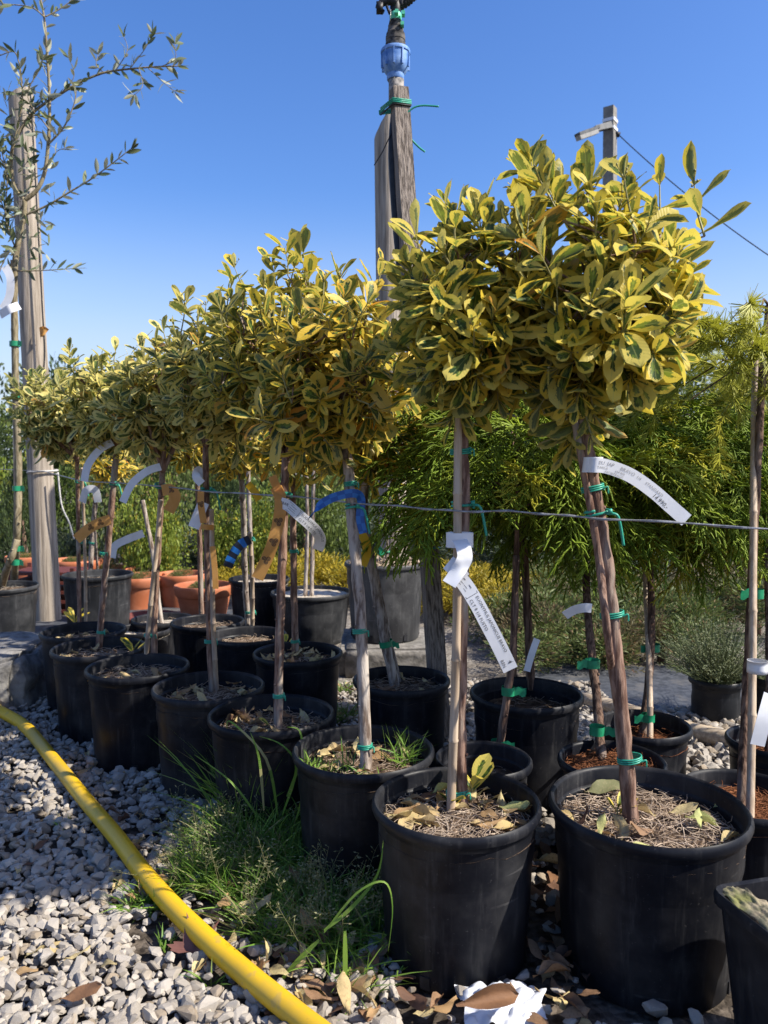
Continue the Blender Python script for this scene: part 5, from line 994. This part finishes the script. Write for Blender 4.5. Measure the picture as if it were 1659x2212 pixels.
# sprinkler on its riser
Yp = 2.41; base = P(855, 190, Yp); root = thing('sprinkler_riser', (base.x, Yp, 0), 'impact sprinkler with blue coupling on top of a black riser pipe', 'sprinkler')
low = b.lerp(t, 0.06) + Vector((-0.03, 0.05, 0)); mb = MB(); mb.tube(smooth_path([b.lerp(t, .05) + Vector((0.004, 0.05, 0)), b.lerp(t, .5) + Vector((-.004, 0.048, 0)), b.lerp(t, .72) + Vector((-.026, 0.042, 0)), b.lerp(t, .9) + Vector((-.029, 0.042, 0)), P(858, 215, Yp)], 8), 0.0150, 14); mb.build('riser_pipe', MT['pe_black'], root)
pz = lambda y: P(856, y, Yp); u = F / Yp
mb = MB(); mb.tube([pz(232), pz(165)], 0.0235, 20); mb.build('pipe', MT['pe_pipe'], root)
def lat(prof, x=856): m = MB(); m.lathe([(r / u, 0) for r, y in prof], 28); m.v = []; m.f = []; m.uv = []; return m
def lathe_px(name, prof, mat, n=28):
    m = MB(); pr = [(r / u, P(856, y, Yp).z) for r, y in prof]; pr = [(0.002, pr[0][1])] + pr + [(0.002, pr[-1][1])]; m.lathe(pr, n, (base.x - 0.001, Yp, 0)); o = m.build(name, MT[mat], root); return sharp(o, 35)
nut = lathe_px('coupling_nut', [(17, 174), (18, 172), (18, 162), (22, 157), (27.5, 148), (29, 135), (29, 118), (31, 117), (31.5, 113), (30, 109), (22, 107)], 'blue_fit')
for k in range(10):
    a = k * 0.628 + .2; M3 = Matrix.Rotation(a, 3, 'Z'); m = MB(); z0 = P(856, 150, Yp).z; z1 = P(856, 114, Yp).z
    m.box(Vector((base.x - .001, Yp, (z0 + z1) / 2)) + M3 @ Vector((28.6 / u, 0, 0)), (4.5 / u, 3.2 / u, z1 - z0), M3); q = m.build('rib', MT['blue_fit'], nut, False)
lathe_px('threaded_adapter', [(20, 109), (21, 104), (21, 94), (19.5, 93), (19.5, 90), (20.5, 89), (20.5, 80), (19, 79), (19.5, 74), (17, 70), (16.5, 64), (14, 63), (15.5, 60), (15.5, 56), (13, 55), (14, 51), (13, 46)], 'adapter')
lathe_px('collar', [(11.5, 47), (12.5, 45), (12.5, 32), (11, 29)], 'mint')
for (x, y, dx) in ((857, 27, 0), (871, 30, 0), (869, 53, 0)):
    m = MB(); m.box(P(x, y, Yp - 0.022), (7 / u, 0.02, 7 / u)); m.build('prong', MT['mint'], root, False)
lathe_px('bearing', [(10, 31), (11.5, 27), (11.5, 14), (9, 6), (9, -8)], 'pe_black')
m = MB(); m.tube(smooth_path([P(x, y, Yp - .01) for x, y in ((857, 8), (842, 2), (822, 8), (816, 18))], 4), [0.013, .014, .014, .013, .012, .012, .011, .011, .010, .009, .009, .008, .008], 9); m.box(P(820, 17, Yp - .01), (0.02, 0.02, 0.028)); m.tube([P(822, 22, Yp - .01), P(828, 27, Yp - .01)], .008, 8); m.tube([P(835, 12, Yp - .02), P(842, 30, Yp - .02)], .004, 6); m.build('swing_arm', MT['pe_black'], root)
m = MB(); m.tube([P(844, 20, Yp - .03), P(843, 46, Yp - .03)], 0.0012, 5); m.build('trip_wire', MT['brass'], root)
m = MB()
for i, (x, y) in enumerate(((868, 10), (876, 6), (883, 2), (889, -2), (895, -7))): m.tube([P(x - 3, y + 8, Yp), P(x + 1, y - 8, Yp)], [0.011 - i * .001] * 2, 9)
m.tube([P(862, 12, Yp), P(900, -12, Yp)], [0.010, 0.013], 10); m.build('nozzle', MT['pe_black'], root)
m = MB(); m.tube(smooth_path([P(x, y, Yp) for x, y in ((845, 10), (842, -12), (858, -26), (874, -12), (868, 10))], 4), 0.006, 8); m.build('bridge', MT['pe_black'], root)
# street lamp on a concrete post
Yl = 9.2; u = F / Yl; b = P(1326, 900, Yl); t = P(1316, 233, Yl); root = thing('lamp_post', (b.x, Yl, 0), 'square concrete lamp post rising behind the nearest crown', 'lamp post')
M3 = Matrix.Rotation(R_(-36), 3, 'Z'); mb = MB(); zt = t.z; mb.box((0, 0, 0), (1, 1, 1)); x0 = t.x + .01; vs = []
for z, k, xx in ((-0.05, 1.35, x0 + 0.07), (zt, 1.0, x0)):
    for x, y in ((-1, -1), (1, -1), (1, 1), (-1, 1)): q = M3 @ Vector((x * .060 * k, y * .060 * k, 0)); vs.append((xx + q.x, Yl + q.y, z))
mb = MB(); mb.add(vs, [(3, 2, 1, 0), (4, 5, 6, 7), (0, 1, 5, 4), (1, 2, 6, 5), (2, 3, 7, 6), (3, 0, 4, 7)]); mb.build('post', MT['concrete_post'], root, False)
for y in (262, 280):
    mb = MB(); z = P(1316, y, Yl).z; vs = []
    for zz in (z - .018, z + .018):
        for x, yy in ((-1, -1), (1, -1), (1, 1), (-1, 1)): q = M3 @ Vector((x * .0675, yy * .0675, 0)); vs.append((x0 + .004 + q.x, Yl + q.y, zz))
    mb.add(vs, [(3, 2, 1, 0), (4, 5, 6, 7), (0, 1, 5, 4), (1, 2, 6, 5), (2, 3, 7, 6), (3, 0, 4, 7)]); mb.build('strap', MT['white'], root, False)
ya = Yl - 0.085; mb = MB(); mb.tube([P(1318, 271, ya), P(1285, 279, ya - .1)], [0.05, 0.042], 4); mb.build('arm', MT['lamp_grey'], root, False)
a0 = P(1290, 276, ya - .08); a1 = P(1247, 291, ya - .22); dr = (a1 - a0).normalized(); mb = MB(); Mx = frame(dr, (0, 0, 1), (0, 0, 0)).to_3x3(); mb.box((a0 + a1) / 2, (0.09, (a1 - a0).length, 0.03), Mx); hd = mb.build('lamp_head', MT['lamp_grey'], root, False)
mb = MB(); mb.box((a0 + a1) / 2 - Vector((0, 0, .042)), (0.08, (a1 - a0).length * .9, 0.05), Mx); mb.build('diffuser', MT['lamp_glass'], hd, False)
pa = P(1333, 288, Yl); pb = P(1800, 640, 7.6); mb = MB(); mb.tube([pa.lerp(pb, k / 14) - Vector((0, 0, .10 * 4 * (k / 14) * (1 - k / 14))) for k in range(15)], 0.006, 5); mb.tube([pa - Vector((.03, 0, 0)), pa + Vector((.03, 0, -.02))], .03, 6); tag(mb.build('overhead_cable', MT['pe_black'], None), 'thin dark cable sloping down from the lamp post to the right', 'cable')
for i, (y0, y1) in enumerate(((938, 934), (942, 938))):
    mb = MB(); mb.tube([P(-30, y0 - 8 + i * 6, 30), P(80, y1 - 12 + i * 6, 30)], 0.012, 4); tag(mb.build('power_line', MT['lamp_grey'], None), 'faint distant power line left of the round post', 'cable', 'distant power lines')
# ================================================================== OLIVE TREE (left)
Yo = 3.36; c, R, h, soil = POTS['O']; root = thing('potted_olive', c, 'slender silver-leaved olive standard in a black pot at the left edge', 'potted tree')
make_pot(root, c, R, h, soil, mat='pot_grey', nf=80, topm='grit', seed=31)
def opath(pl, Y=Yo): return [P(x, y, Y) for x, y in pl]
trunk = [G(30, 1262, soil - .01)] + opath([(36, 1160), (40, 1050), (36, 900), (33, 760), (31, 640), (34, 560), (44, 500), (52, 465), (53, 433)]); stem(root, trunk, 0.017, 0.010, 'bark_olive', seed=5)
stem(root, [G(2, 1272, soil - .01)] + opath([(20, 1215), (38, 1165)], Yo - .01), 0.016, 0.014, 'bark_olive', 'side_stem', seed=6)
bamboo(root, G(34, 1255, soil), P(28, 560, Yo + .03), 0.0085, 'stake', 'bamboo')
BR = [([(53, 433), (80, 410), (97, 370), (104, 310), (107, 240), (105, 170), (100, 90), (95, 35), (86, -10)], .0095, .0035), ([(53, 433), (30, 400), (25, 330), (42, 285), (75, 240), (130, 203), (175, 177), (225, 157), (280, 149), (340, 144), (383, 143)], .0085, .0025), ([(52, 465), (100, 445), (150, 415), (195, 388), (240, 355), (282, 322)], .005, .0018), ([(104, 312), (130, 285), (145, 262), (160, 225), (165, 195)], .0045, .0018), ([(33, 585), (70, 585), (115, 583), (160, 580)], .003, .0015), ([(98, 36), (125, 22), (165, -5)], .003, .0018), ([(95, 36), (65, 15), (0, 8)], .003, .0018), ([(48, 180), (42, 140), (30, 112), (0, 120)], .0035, .0018), ([(30, 400), (10, 350), (0, 310)], .004, .002), ([(25, 330), (48, 220), (42, 150)], .004, .002), ([(53, 440), (20, 470), (-10, 400)], .004, .002), ([(35, 540), (12, 470), (15, 380), (-5, 330)], .004, .002), ([(40, 520), (10, 560), (-5, 600)], .003, .002), ([(75, 245), (60, 200), (85, 150), (92, 130)], .003, .0015), ([(280, 149), (310, 110), (330, 75)], .002, .001), ([(250, 152), (275, 110), (268, 80)], .002, .001), ([(300, 148), (308, 185), (290, 205)], .002, .001), ([(320, 147), (350, 175), (378, 198)], .002, .001), ([(130, 203), (160, 165), (148, 125)], .002, .001), ([(225, 157), (208, 140), (212, 118)], .002, .001), ([(350, 143), (378, 128), (378, 95)], .002, .001), ([(107, 280), (80, 250), (60, 260)], .003, .0015), ([(97, 370), (120, 330), (140, 320)], .002, .001), ([(45, 430), (70, 390), (60, 330)], .003, .0015)]
random.seed(19); bm_ = MB(); spots = []
for pl, r0, r1 in BR:
    dz = random.uniform(-0.06, 0.06); pts = smooth_path([P(x, y, Yo + dz * i / len(pl)) for i, (x, y) in enumerate(pl)], 6); m = len(pts); bm_.tube(pts, [r0 + (r1 - r0) * i / (m - 1) for i in range(m)], 6)
    acc = 0
    for i in range(1, m):
        acc += (pts[i] - pts[i - 1]).length
        if acc > 0.024 and (r0 < .006 or i > m * .35): acc = 0; spots.append((pts[i], (pts[i] - pts[i - 1]).normalized(), i / m))
    spots += [(pts[-1], (pts[-1] - pts[-2]).normalized(), 1.0)] * 2
bo = bm_.build('branches', MT['bark_olive'], root)
lv = []
for p, d, f in spots:
    u = d.orthogonal().normalized(); a = random.uniform(0, 6.28); e = Quaternion(d, a) @ u
    for s in (1, -1):
        if random.random() < .1: continue
        dr = (d * random.uniform(.5, 1.0) + e * s * random.uniform(.5, 1) + rv(.2) + Vector((0, 0, .12))).normalized(); lv.append((p, dr))
for i in range(230):                                                             # fuller part of the crown before the post
    p = P(random.uniform(-20, 110), random.uniform(180, 560), Yo + random.uniform(-.08, .08)); lv.append((p, (rv(1) + Vector((0, 0, .3))).normalized()))
random.shuffle(lv)
for p, dr in lv[:300]:
    o = link('leaf', OLIVE_ME[random.randrange(3)], bo, frame(dr, rv(1) + Vector((0, -.3, .7)), p, random.uniform(.045, .07))); o.matrix_parent_inverse = Matrix()
if len(lv) > 300: o = joined('leaves', OLIVE, [(random.randrange(3), frame(dr, rv(1) + Vector((0, -.3, .7)), p, random.uniform(.038, .06))) for p, dr in lv[300:]], MT['olive'], None); o.parent = bo; o.matrix_parent_inverse = Matrix()
for (x, y) in ((32, 743), (35, 858), (38, 1055), (38, 1185), (36, 1215)): mb = MB(); band(mb, P(x, y, Yo), (0, 0, 1), 0.022, 0.022, 0.02); mb.build('tie', MT['tape'], root)
# ================================================================== OTHER POTS BEHIND
root = thing('grey_pot', (0.0, 3.1, 0.105), 'tall dusty grey-black pot standing on the concrete slab behind the row', 'potted plant'); cg = Vector((P(832, 1215, 3.08).x, 3.08, 0.108))
root.location = cg; _WL[root.name] = cg.copy()
make_pot(root, cg, 0.165, 0.305, 0.29, 0.135, 'pot_sunlit', 'coir', 51, 60)
random.seed(8); mb = MB()
for i in range(170):
    a = random.uniform(0, 6.28); q = 0.135 * math.sqrt(random.random()); p = cg + Vector((q * math.cos(a), q * math.sin(a), 0.295 + random.uniform(0, .014) + .018 * (1 - q / .14))); d = Vector((random.gauss(0, 1), random.gauss(0, 1), random.gauss(0, .3))).normalized(); mb.box(p, (.008, .028 * random.uniform(.5, 1.1), .006), frame(d, (0, 0, 1), (0, 0, 0)).to_3x3())
o = mb.build('bark_chips', m_noise('bark_chips', (.20, .15, .10), (.42, .33, .24), 40, rough=.9), root, False); o['kind'] = 'stuff'
stem(root, [cg + Vector((0.005, -.06, .28)), P(835, 1150, 3.02), P(838, 1050, 3.02)], .008, .006, 'bark_grey', 'trunk', 8, False)
mb = MB(); rr = Ribbon([P(812, 1180, 3.0), P(822, 1192, 2.99), P(830, 1200, 3.0)], .03, [(0.3, 0, 1)] * 3, 5); rr.strip(mb); ring(mb, P(836, 1192, 3.02), (0, 0, 1), .011, .011, .003); mb.build('tie', MT['tape'], root)
def plain_pot(name, px, Y, R, h, label, mat='pot', topm='grit', nf=60, stems=(), rb=None, group=None, cat='pot', soilm='grit', z=0.0, dz=.03):
    p = P(px[0], px[1], Y); c = Vector((p.x, Y, z)); root = thing(name, c, label, cat, group); make_pot(root, c, R, h, h - dz, rb, mat, topm, int(abs(p.x * 100)), nf, soilm=soilm, slots=False)
    for i, (pl, r) in enumerate(stems): stem(root, [c + Vector((P(pl[0][0], pl[0][1], Y).x - c.x, -.02, h - dz - .01))] + [P(x, y, Y) for x, y in pl[1:]], r, r * .85, 'bark_grey', 'trunk', 8, False, i)
    return root
plain_pot('wide_bowl', (672, 1285), 3.50, 0.185, 0.225, 'wide black bowl of grit with two thin stems left of the grey pot', 'pot_grey', 'grit', 0, [([(660, 1280), (664, 1150), (662, 1000)], .010), ([(674, 1280), (675, 1150), (678, 1000)], .010)], None, None, 'potted plant', 'grit', 0, .02)
plain_pot('black_pot', (560, 1258), 3.75, 0.15, 0.25, 'black pot half hidden behind the bowl of grit', 'pot', 'coir', 40, [([(548, 1250), (540, 1150), (536, 1000)], .012)], cat='potted plant')
plain_pot('black_pot', (350, 1310), 3.0, 0.12, 0.20, 'low black pot with a leaning grey stake in the shade behind the sixth trunk', 'pot', 'coir', 40, [([(352, 1325), (330, 1200), (308, 1080)], .010)], cat='potted plant')
plain_pot('black_pot', (305, 1325), 2.85, 0.11, 0.19, 'small empty-looking black pot in the shade between the sixth and seventh trunks', 'pot', 'coir', 30)
for (x, y, Y, R, lab) in ((440, 1262, 3.95, .145, 'terracotta coloured pot nearest the fifth trunk'), (392, 1238, 4.35, .14, 'terracotta coloured pot behind the fifth and sixth trunks'), (300, 1243, 4.3, .15, 'terracotta coloured pot right of the tall black pot'), (165, 1208, 4.75, .15, 'terracotta coloured pot between the round post and tall black pot'), (62, 1200, 4.7, .13, 'terracotta coloured pot between the olive and the round post'), (235, 1225, 4.8, .15, 'terracotta coloured pot hidden behind the tall black pot')):
    p = P(x, y, Y); c = Vector((p.x, Y, 0)); root = thing('terracotta_pot', c, lab, 'pot', 'terracotta coloured pots in the back'); h = P(x, y, Y).z; mb = MB(); rb = R * .75
    mb.lathe([(.01, .01), (rb, 0), (rb, .01), (R * .93, h - .06), (R * .95, h - .058), (R, h - .05), (R * 1.04, h - .02), (R * 1.05, h - .008), (R * 1.02, h), (R * .95, h), (R * .92, h - .01), (R * .9, h - .05)], 40, c); sharp(mb.build('pot', MT['terracotta'], root), 40)
    off(soil_disc(R * .9, h - .03, 5), c).build('soil', MT['soil'], root)
    b0 = MOUND[0]; link('foliage', SHM.get(('m', 0, 'green_shrub')) or list(SHM.values())[0], root, Matrix.Translation(c + Vector((0, 0, h - .03))) @ Matrix.Diagonal((R * .6, R * .6, .05, 1)))
p = P(325, 1290, 3.7); c = Vector((p.x, 3.7, 0)); mb = MB(); mb.lathe([(.01, .05), (.05, .05), (.055, .06), (.06, .05), (.085, .05), (.09, .06), (.095, .05), (.12, .055), (.13, .075), (.135, .075), (.125, .045), (.10, .0), (.01, 0)], 32, c); tag(mb.build('stacked_saucers', MT['red'], None), 'stack of brown-red plastic saucers right of the tall black pot', 'saucers')
p = P(112, 1330, 4.15); root = thing('plastic_crate', (p.x, 4.15, 0), 'dark red plastic crate in the shade behind the round post', 'crate')
for k in range(5): mb = MB(); mb.box((p.x, 4.15, .03 + k * .05), (.34, .24, .016)); mb.build('slat', MT['red'], root, False)
for sx in (-1, 1):
    for sy in (-1, 1): mb = MB(); mb.box((p.x + sx * .165, 4.15 + sy * .115, .13), (.02, .02, .26)); mb.build('corner_post', MT['red'], root, False)
# ================================================================== LABELS AND TAPES
def ribbon_thing(name, label, pts, width, sides, mat, texts=(), ink='ink', lines=(), tris=(), k=8, flip=1, group=None, cat='label', extra=()):
    r = Ribbon(pts, width, sides, k); mb = MB(); r.strip(mb)
    for e in extra: e.strip(mb)
    root = sharp(mb.build(name, MT[mat], None), 35); tag(root, label, cat, group); im = {}
    for t in texts:
        m = im.setdefault(t[5] if len(t) > 5 else ink, MB()); r.text(m, t[0], t[1], t[2], t[3], t[4] if len(t) > 4 else 0, flip)
    for l in lines: r.line(im.setdefault(ink, MB()), l, 0.0006, flip)
    for t in tris: r.triskel(im.setdefault(ink, MB()), *t, flip)
    for i_, m in im.items(): m.build('lettering' if texts else 'printed_mark', MT[i_], root, False)
    return r, root
def up(pts):                                        # strip sides: 90 degrees left of the run as the camera sees it
    out = []; m = len(pts)
    for i in range(m):
        d = (pts[min(i + 1, m - 1)] - pts[max(i - 1, 0)]); out.append(Vector((-d.z, 0, d.x)).normalized())
    return out
# nearest tree: handwritten price label
Yl1 = 1.155; pts = [P(x, y, Yl1 + dz) for x, y, dz in ((1272, 1004, 0.004), (1284, 1005, -0.006), (1312, 1008, -0.004), (1362, 1027, 0.0), (1410, 1060, 0.006), (1450, 1095, 0.008), (1483, 1124, 0.006))]
r, root = ribbon_thing('plant_label', 'long white handwritten price label arching from the nearest trunk', pts, 0.0215, up(pts), 'white', [('EU. JAP', 0.018, 0.0018, 0.0075, 0.1, 'pencil'), ('BRAVO', 0.052, 0.0012, 0.0075, 0.1, 'pencil'), ('1/4', 0.080, 0.001, 0.0065, 0.1, 'pencil'), ('STANDARD', 0.097, 0.001, 0.0065, 0.1, 'pencil'), ('TARKA', 0.016, -0.0045, 0.0055, 0.1, 'pencil'), ('JAPAN', 0.046, -0.0045, 0.0055, 0.1, 'pencil'), ('KECSKERAGO', 0.030, -0.0095, 0.005, 0.1, 'pencil'), ('14.990,-', 0.118, -0.0075, 0.0095, 0.15)], 'ink')
mb = MB(); pc = P(1280, 1004, 1.19); ring_r = Ribbon([pc + Vector((0.0145 * math.cos(a), 0.0145 * math.sin(a), 0)) for a in np.linspace(0, 6.2, 12)], 0.0235, [(0.12, 0, 1)] * 12, 3); ring_r.strip(mb); sharp(mb.build('loop', MT['white'], root), 35)
# bamboo-cane tree: long printed label with a fold
Yl2 = 1.165; pts = [P(x, y, Yl2 + dz) for x, y, dz in ((985, 1243, 0.008), (1004, 1262, 0.0), (1028, 1300, -0.006), (1052, 1345, -0.008), (1078, 1395, -0.006), (1103, 1447, 0.0))]
r, root = ribbon_thing('plant_label', 'long white printed label hanging from the bamboo-cane tree', pts, 0.0235, up(pts), 'white', [('EUONYMUS JAPONICUS BRAVO', 0.044, 0.0032, 0.0068), ('CLT 9 1/4 FUSTO', 0.044, -0.0078, 0.0072), ('REN', 0.150, -0.0085, 0.0072), ('4', 0.156, 0.002, 0.0080)], 'ink', [[(0.012, 0.0055), (0.030, 0.0052)], [(0.012, 0.0045), (0.030, 0.0042)], [(0.012, -0.001), (0.027, -0.001)], [(0.012, -0.005), (0.030, -0.005)], [(0.0, 0.006), (0.004, 0.003), (0.0035, 0.007)], [(0.006, 0.0095), (0.040, 0.0095), (0.040, -0.0095), (0.006, -0.0095), (0.006, 0.0095)], [(0.160, 0.001), (0.160, 0.009)]])
q = [P(x, y, z) for x, y, z in ((992, 1166, 1.195), (1000, 1180, 1.168), (1004, 1205, 1.160), (990, 1232, 1.158), (970, 1262, 1.152))]; mb = MB(); Ribbon(q, 0.0235, [(1, 0, 0.1), (1, .2, .15), (0.85, 0.15, .45), (.8, 0, .5), (.8, 0, .5)], 7).strip(mb); q = [P(968, 1215, 1.168), P(985, 1230, 1.166), P(1000, 1250, 1.168)]; Ribbon(q, 0.024, [(0.8, 0, 0.55)] * 3, 5).strip(mb); sharp(mb.build('fold', MT['white'], root), 35)
mb = MB(); pc = P(993, 1166, 1.225); Ribbon([pc + Vector((0.0215 * math.cos(a), 0.016 * math.sin(a), 0)) for a in np.linspace(0, 6.2, 14)], 0.0235, [(0.0, 0, 1)] * 14, 3).strip(mb); sharp(mb.build('loop', MT['white'], root), 35)
# tree with the orange tape: printed label, curling end
pts = [P(x, y, z) for x, y, z in ((606, 1086, 1.645), (622, 1092, 1.64), (645, 1112, 1.63), (668, 1132, 1.63), (685, 1150, 1.645), (692, 1168, 1.665), (686, 1188, 1.685))]
ribbon_thing('plant_label', 'white printed label with a curled end on the orange-taped dark trunk', pts, 0.024, up(pts), 'white', [('EUONYMUS JAPONICUS', 0.056, 0.0025, 0.0078), ('CLT 9 1/4 FUSTO', 0.056, -0.008, 0.0075), ('SBAR', 0.0, -0.002, 0.0085)], 'ink', [[(0.024, 0.0052), (0.040, 0.005)], [(0.022, 0.0), (0.040, 0.0)], [(0.022, -0.004), (0.042, -0.004)], [(0.018, 0.0095), (0.050, 0.0095), (0.050, -0.0095), (0.018, -0.0095)]])
pts = [P(x, y, z) for x, y, z in ((596, 1052, 1.66), (606, 1080, 1.645), (603, 1120, 1.64), (592, 1165, 1.64), (577, 1205, 1.645), (556, 1250, 1.65))]
ribbon_thing('marking_tape', 'long orange tape printed with black triple spirals on the dark trunk', pts, 0.026, [(1, 0, 0), (1, 0.2, 0), (1, .1, .1), (.93, 0, .3), (.9, 0, .4), (.88, 0, .45)], 'orange', tris=[(0.08, 0, 0.010), (0.125, 0.001, 0.010), (0.168, 0.0, 0.010)], cat='tape')
pts = [P(x, y, 1.65) for x, y in ((588, 1028), (596, 1048), (610, 1072))]; ribbon_thing('marking_tape', 'short orange tape end above the green tie on the dark trunk', pts, 0.018, up(pts), 'orange', cat='tape')
# blue checked tape on the pale trunk
pts = [P(x, y, z) for x, y, z in ((670, 1118, 1.45), (682, 1100, 1.44), (705, 1082, 1.435), (735, 1070, 1.435), (768, 1066, 1.44), (780, 1080, 1.45), (778, 1120, 1.45), (785, 1152, 1.45))]
ribbon_thing('marking_tape', 'blue checked tape looped round the thick pale trunk', pts, 0.016, [(0.5, 0.2, .6), (.5, .1, .8), (.2, 0, 1), (0, 0, 1), (0.3, 0, 1), (1, 0, .5), (1, 0, 0), (1, 0, -.1)], 'blue', cat='tape')
pts = [P(x, y, z) for x, y, z in ((540, 1165, 2.42), (518, 1178, 2.41), (500, 1205, 2.41), (492, 1225, 2.41))]; ribbon_thing('marking_tape', 'blue and black striped tape on the pale second-row stems', pts, 0.03, up(pts), 'blueblack', cat='tape')
pts = [P(x, y, z) for x, y, z in ((778, 1150, 1.90), (790, 1170, 1.89), (792, 1195, 1.89), (783, 1222, 1.89))]; ribbon_thing('marking_tape', 'pale yellow tape hanging by the leaning second-row trunk', pts, 0.022, [(1, 0, .2)] * 4, 'amber', cat='tape')
# labels and tapes of the farther trees
ribs = [('plant_label', 'white label arching left from the leaning seventh trunk', [(243, 955, 2.25), (215, 972, 2.24), (190, 1005, 2.24), (182, 1040, 2.24)], .022, 'white', 'label'), ('plant_label', 'curled white label hanging low beside the leftmost front trunk', [(178, 1085, 2.48), (186, 1060, 2.46), (205, 1058, 2.46), (212, 1085, 2.47)], .024, 'white', 'label'), ('plant_label', 'white label arching left from the sixth trunk', [(347, 1008, 2.04), (318, 1018, 2.03), (285, 1045, 2.03), (265, 1085, 2.03)], .020, 'white', 'label'), ('plant_label', 'broad white label lit by sun behind the sixth trunk', [(242, 1205, 2.6), (248, 1180, 2.6), (275, 1165, 2.6), (310, 1152, 2.62)], .026, 'white', 'label'),
        ('plant_label', 'white label corner behind the fifth trunk', [(440, 1085, 1.9), (430, 1110, 1.9), (418, 1140, 1.9)], .028, 'white', 'label'), ('plant_label', 'small rolled white label above the wire on the fifth trunk', [(436, 1032, 1.9), (428, 1015, 1.89), (424, 1030, 1.88), (436, 1045, 1.88)], .020, 'white', 'label'), ('marking_tape', 'orange tape with spirals between the two leftmost trunks', [(238, 1122, 2.24), (215, 1130, 2.24), (192, 1142, 2.24), (165, 1165, 2.24)], .030, 'orange', 'tape'), ('marking_tape', 'folded orange tape on the sixth trunk', [(350, 1060, 2.03), (368, 1058, 2.02), (378, 1075, 2.02), (364, 1105, 2.02)], .030, 'orange', 'tape'), ('marking_tape', 'orange tape strip hanging on the fifth trunk above a white corner', [(434, 1062, 1.855), (434, 1090, 1.855), (440, 1130, 1.86)], .016, 'orange', 'tape'), ('marking_tape', 'orange tape band round the middle of the fifth trunk', [(434, 1138, 1.85), (448, 1139, 1.845), (462, 1140, 1.855)], .013, 'orange', 'tape'), ('marking_tape', 'orange tape strip hanging low beside the fifth trunk', [(459, 1180, 1.86), (464, 1230, 1.86), (466, 1272, 1.86)], .014, 'orange', 'tape'), ('marking_tape', 'yellow tape tail left of the printed label', [(535, 1045, 1.9), (548, 1060, 1.9), (560, 1080, 1.9)], .018, 'amber', 'tape'),
        ('plant_label', 'white label strip on the olive stem', [(10, 575, 3.33), (22, 600, 3.32), (20, 640, 3.32), (5, 668, 3.32)], .034, 'white', 'label'), ('plant_label', 'folded white label band round the olive stem', [(0, 680, 3.33), (20, 668, 3.31), (42, 660, 3.33)], .036, 'white', 'label'), ('plant_label', 'white label hanging left of the dark cypress stem', [(1278, 1314, 1.50), (1262, 1313, 1.50), (1240, 1318, 1.51), (1220, 1330, 1.52)], .018, 'white', 'label'), ('plant_label', 'white label leaning across the right bamboo cane', [(1665, 1500, 1.34), (1650, 1555, 1.33), (1636, 1610, 1.33)], .026, 'white', 'label'), ('plant_label', 'narrow white label slanting behind the printed label', [(1160, 1380, 1.78), (1148, 1415, 1.77), (1138, 1450, 1.77)], .016, 'white', 'label')]
for (nm, lab, pl, w, m, cat) in ribs:
    pts = [P(*q) for q in pl]; tr = [(0.030, 0.0, 0.010), (0.062, 0, 0.010)] if 'spirals' in lab else ([(0.03, 0, .008)] if 'folded orange' in lab or 'above a white' in lab else [])
    ribbon_thing(nm, lab, pts, w, up(pts), m, tris=tr, cat=cat)
p = POTS['N1'][0]; b = G(1075, 1652, POTS['N1'][3]); mb = MB(); Ribbon([b + Vector((.021 * math.cos(a), .021 * math.sin(a), .016)) for a in np.linspace(0.6, 6.3, 14)], .035, [(0, 0, 1)] * 14, 3).strip(mb); tag(mb.build('label_collar', MT['white'], None), 'white label rolled like a collar round the slim conifer foot', 'label')
mb = MB(); Ribbon([P(1636, 1440, 1.36) + Vector((.017 * math.cos(a), .017 * math.sin(a), 0)) for a in np.linspace(0, 6.3, 12)], .022, [(0, 0, 1)] * 12, 3).strip(mb); tag(mb.build('label_band', MT['white'], None), 'white label band round the right bamboo cane', 'label')
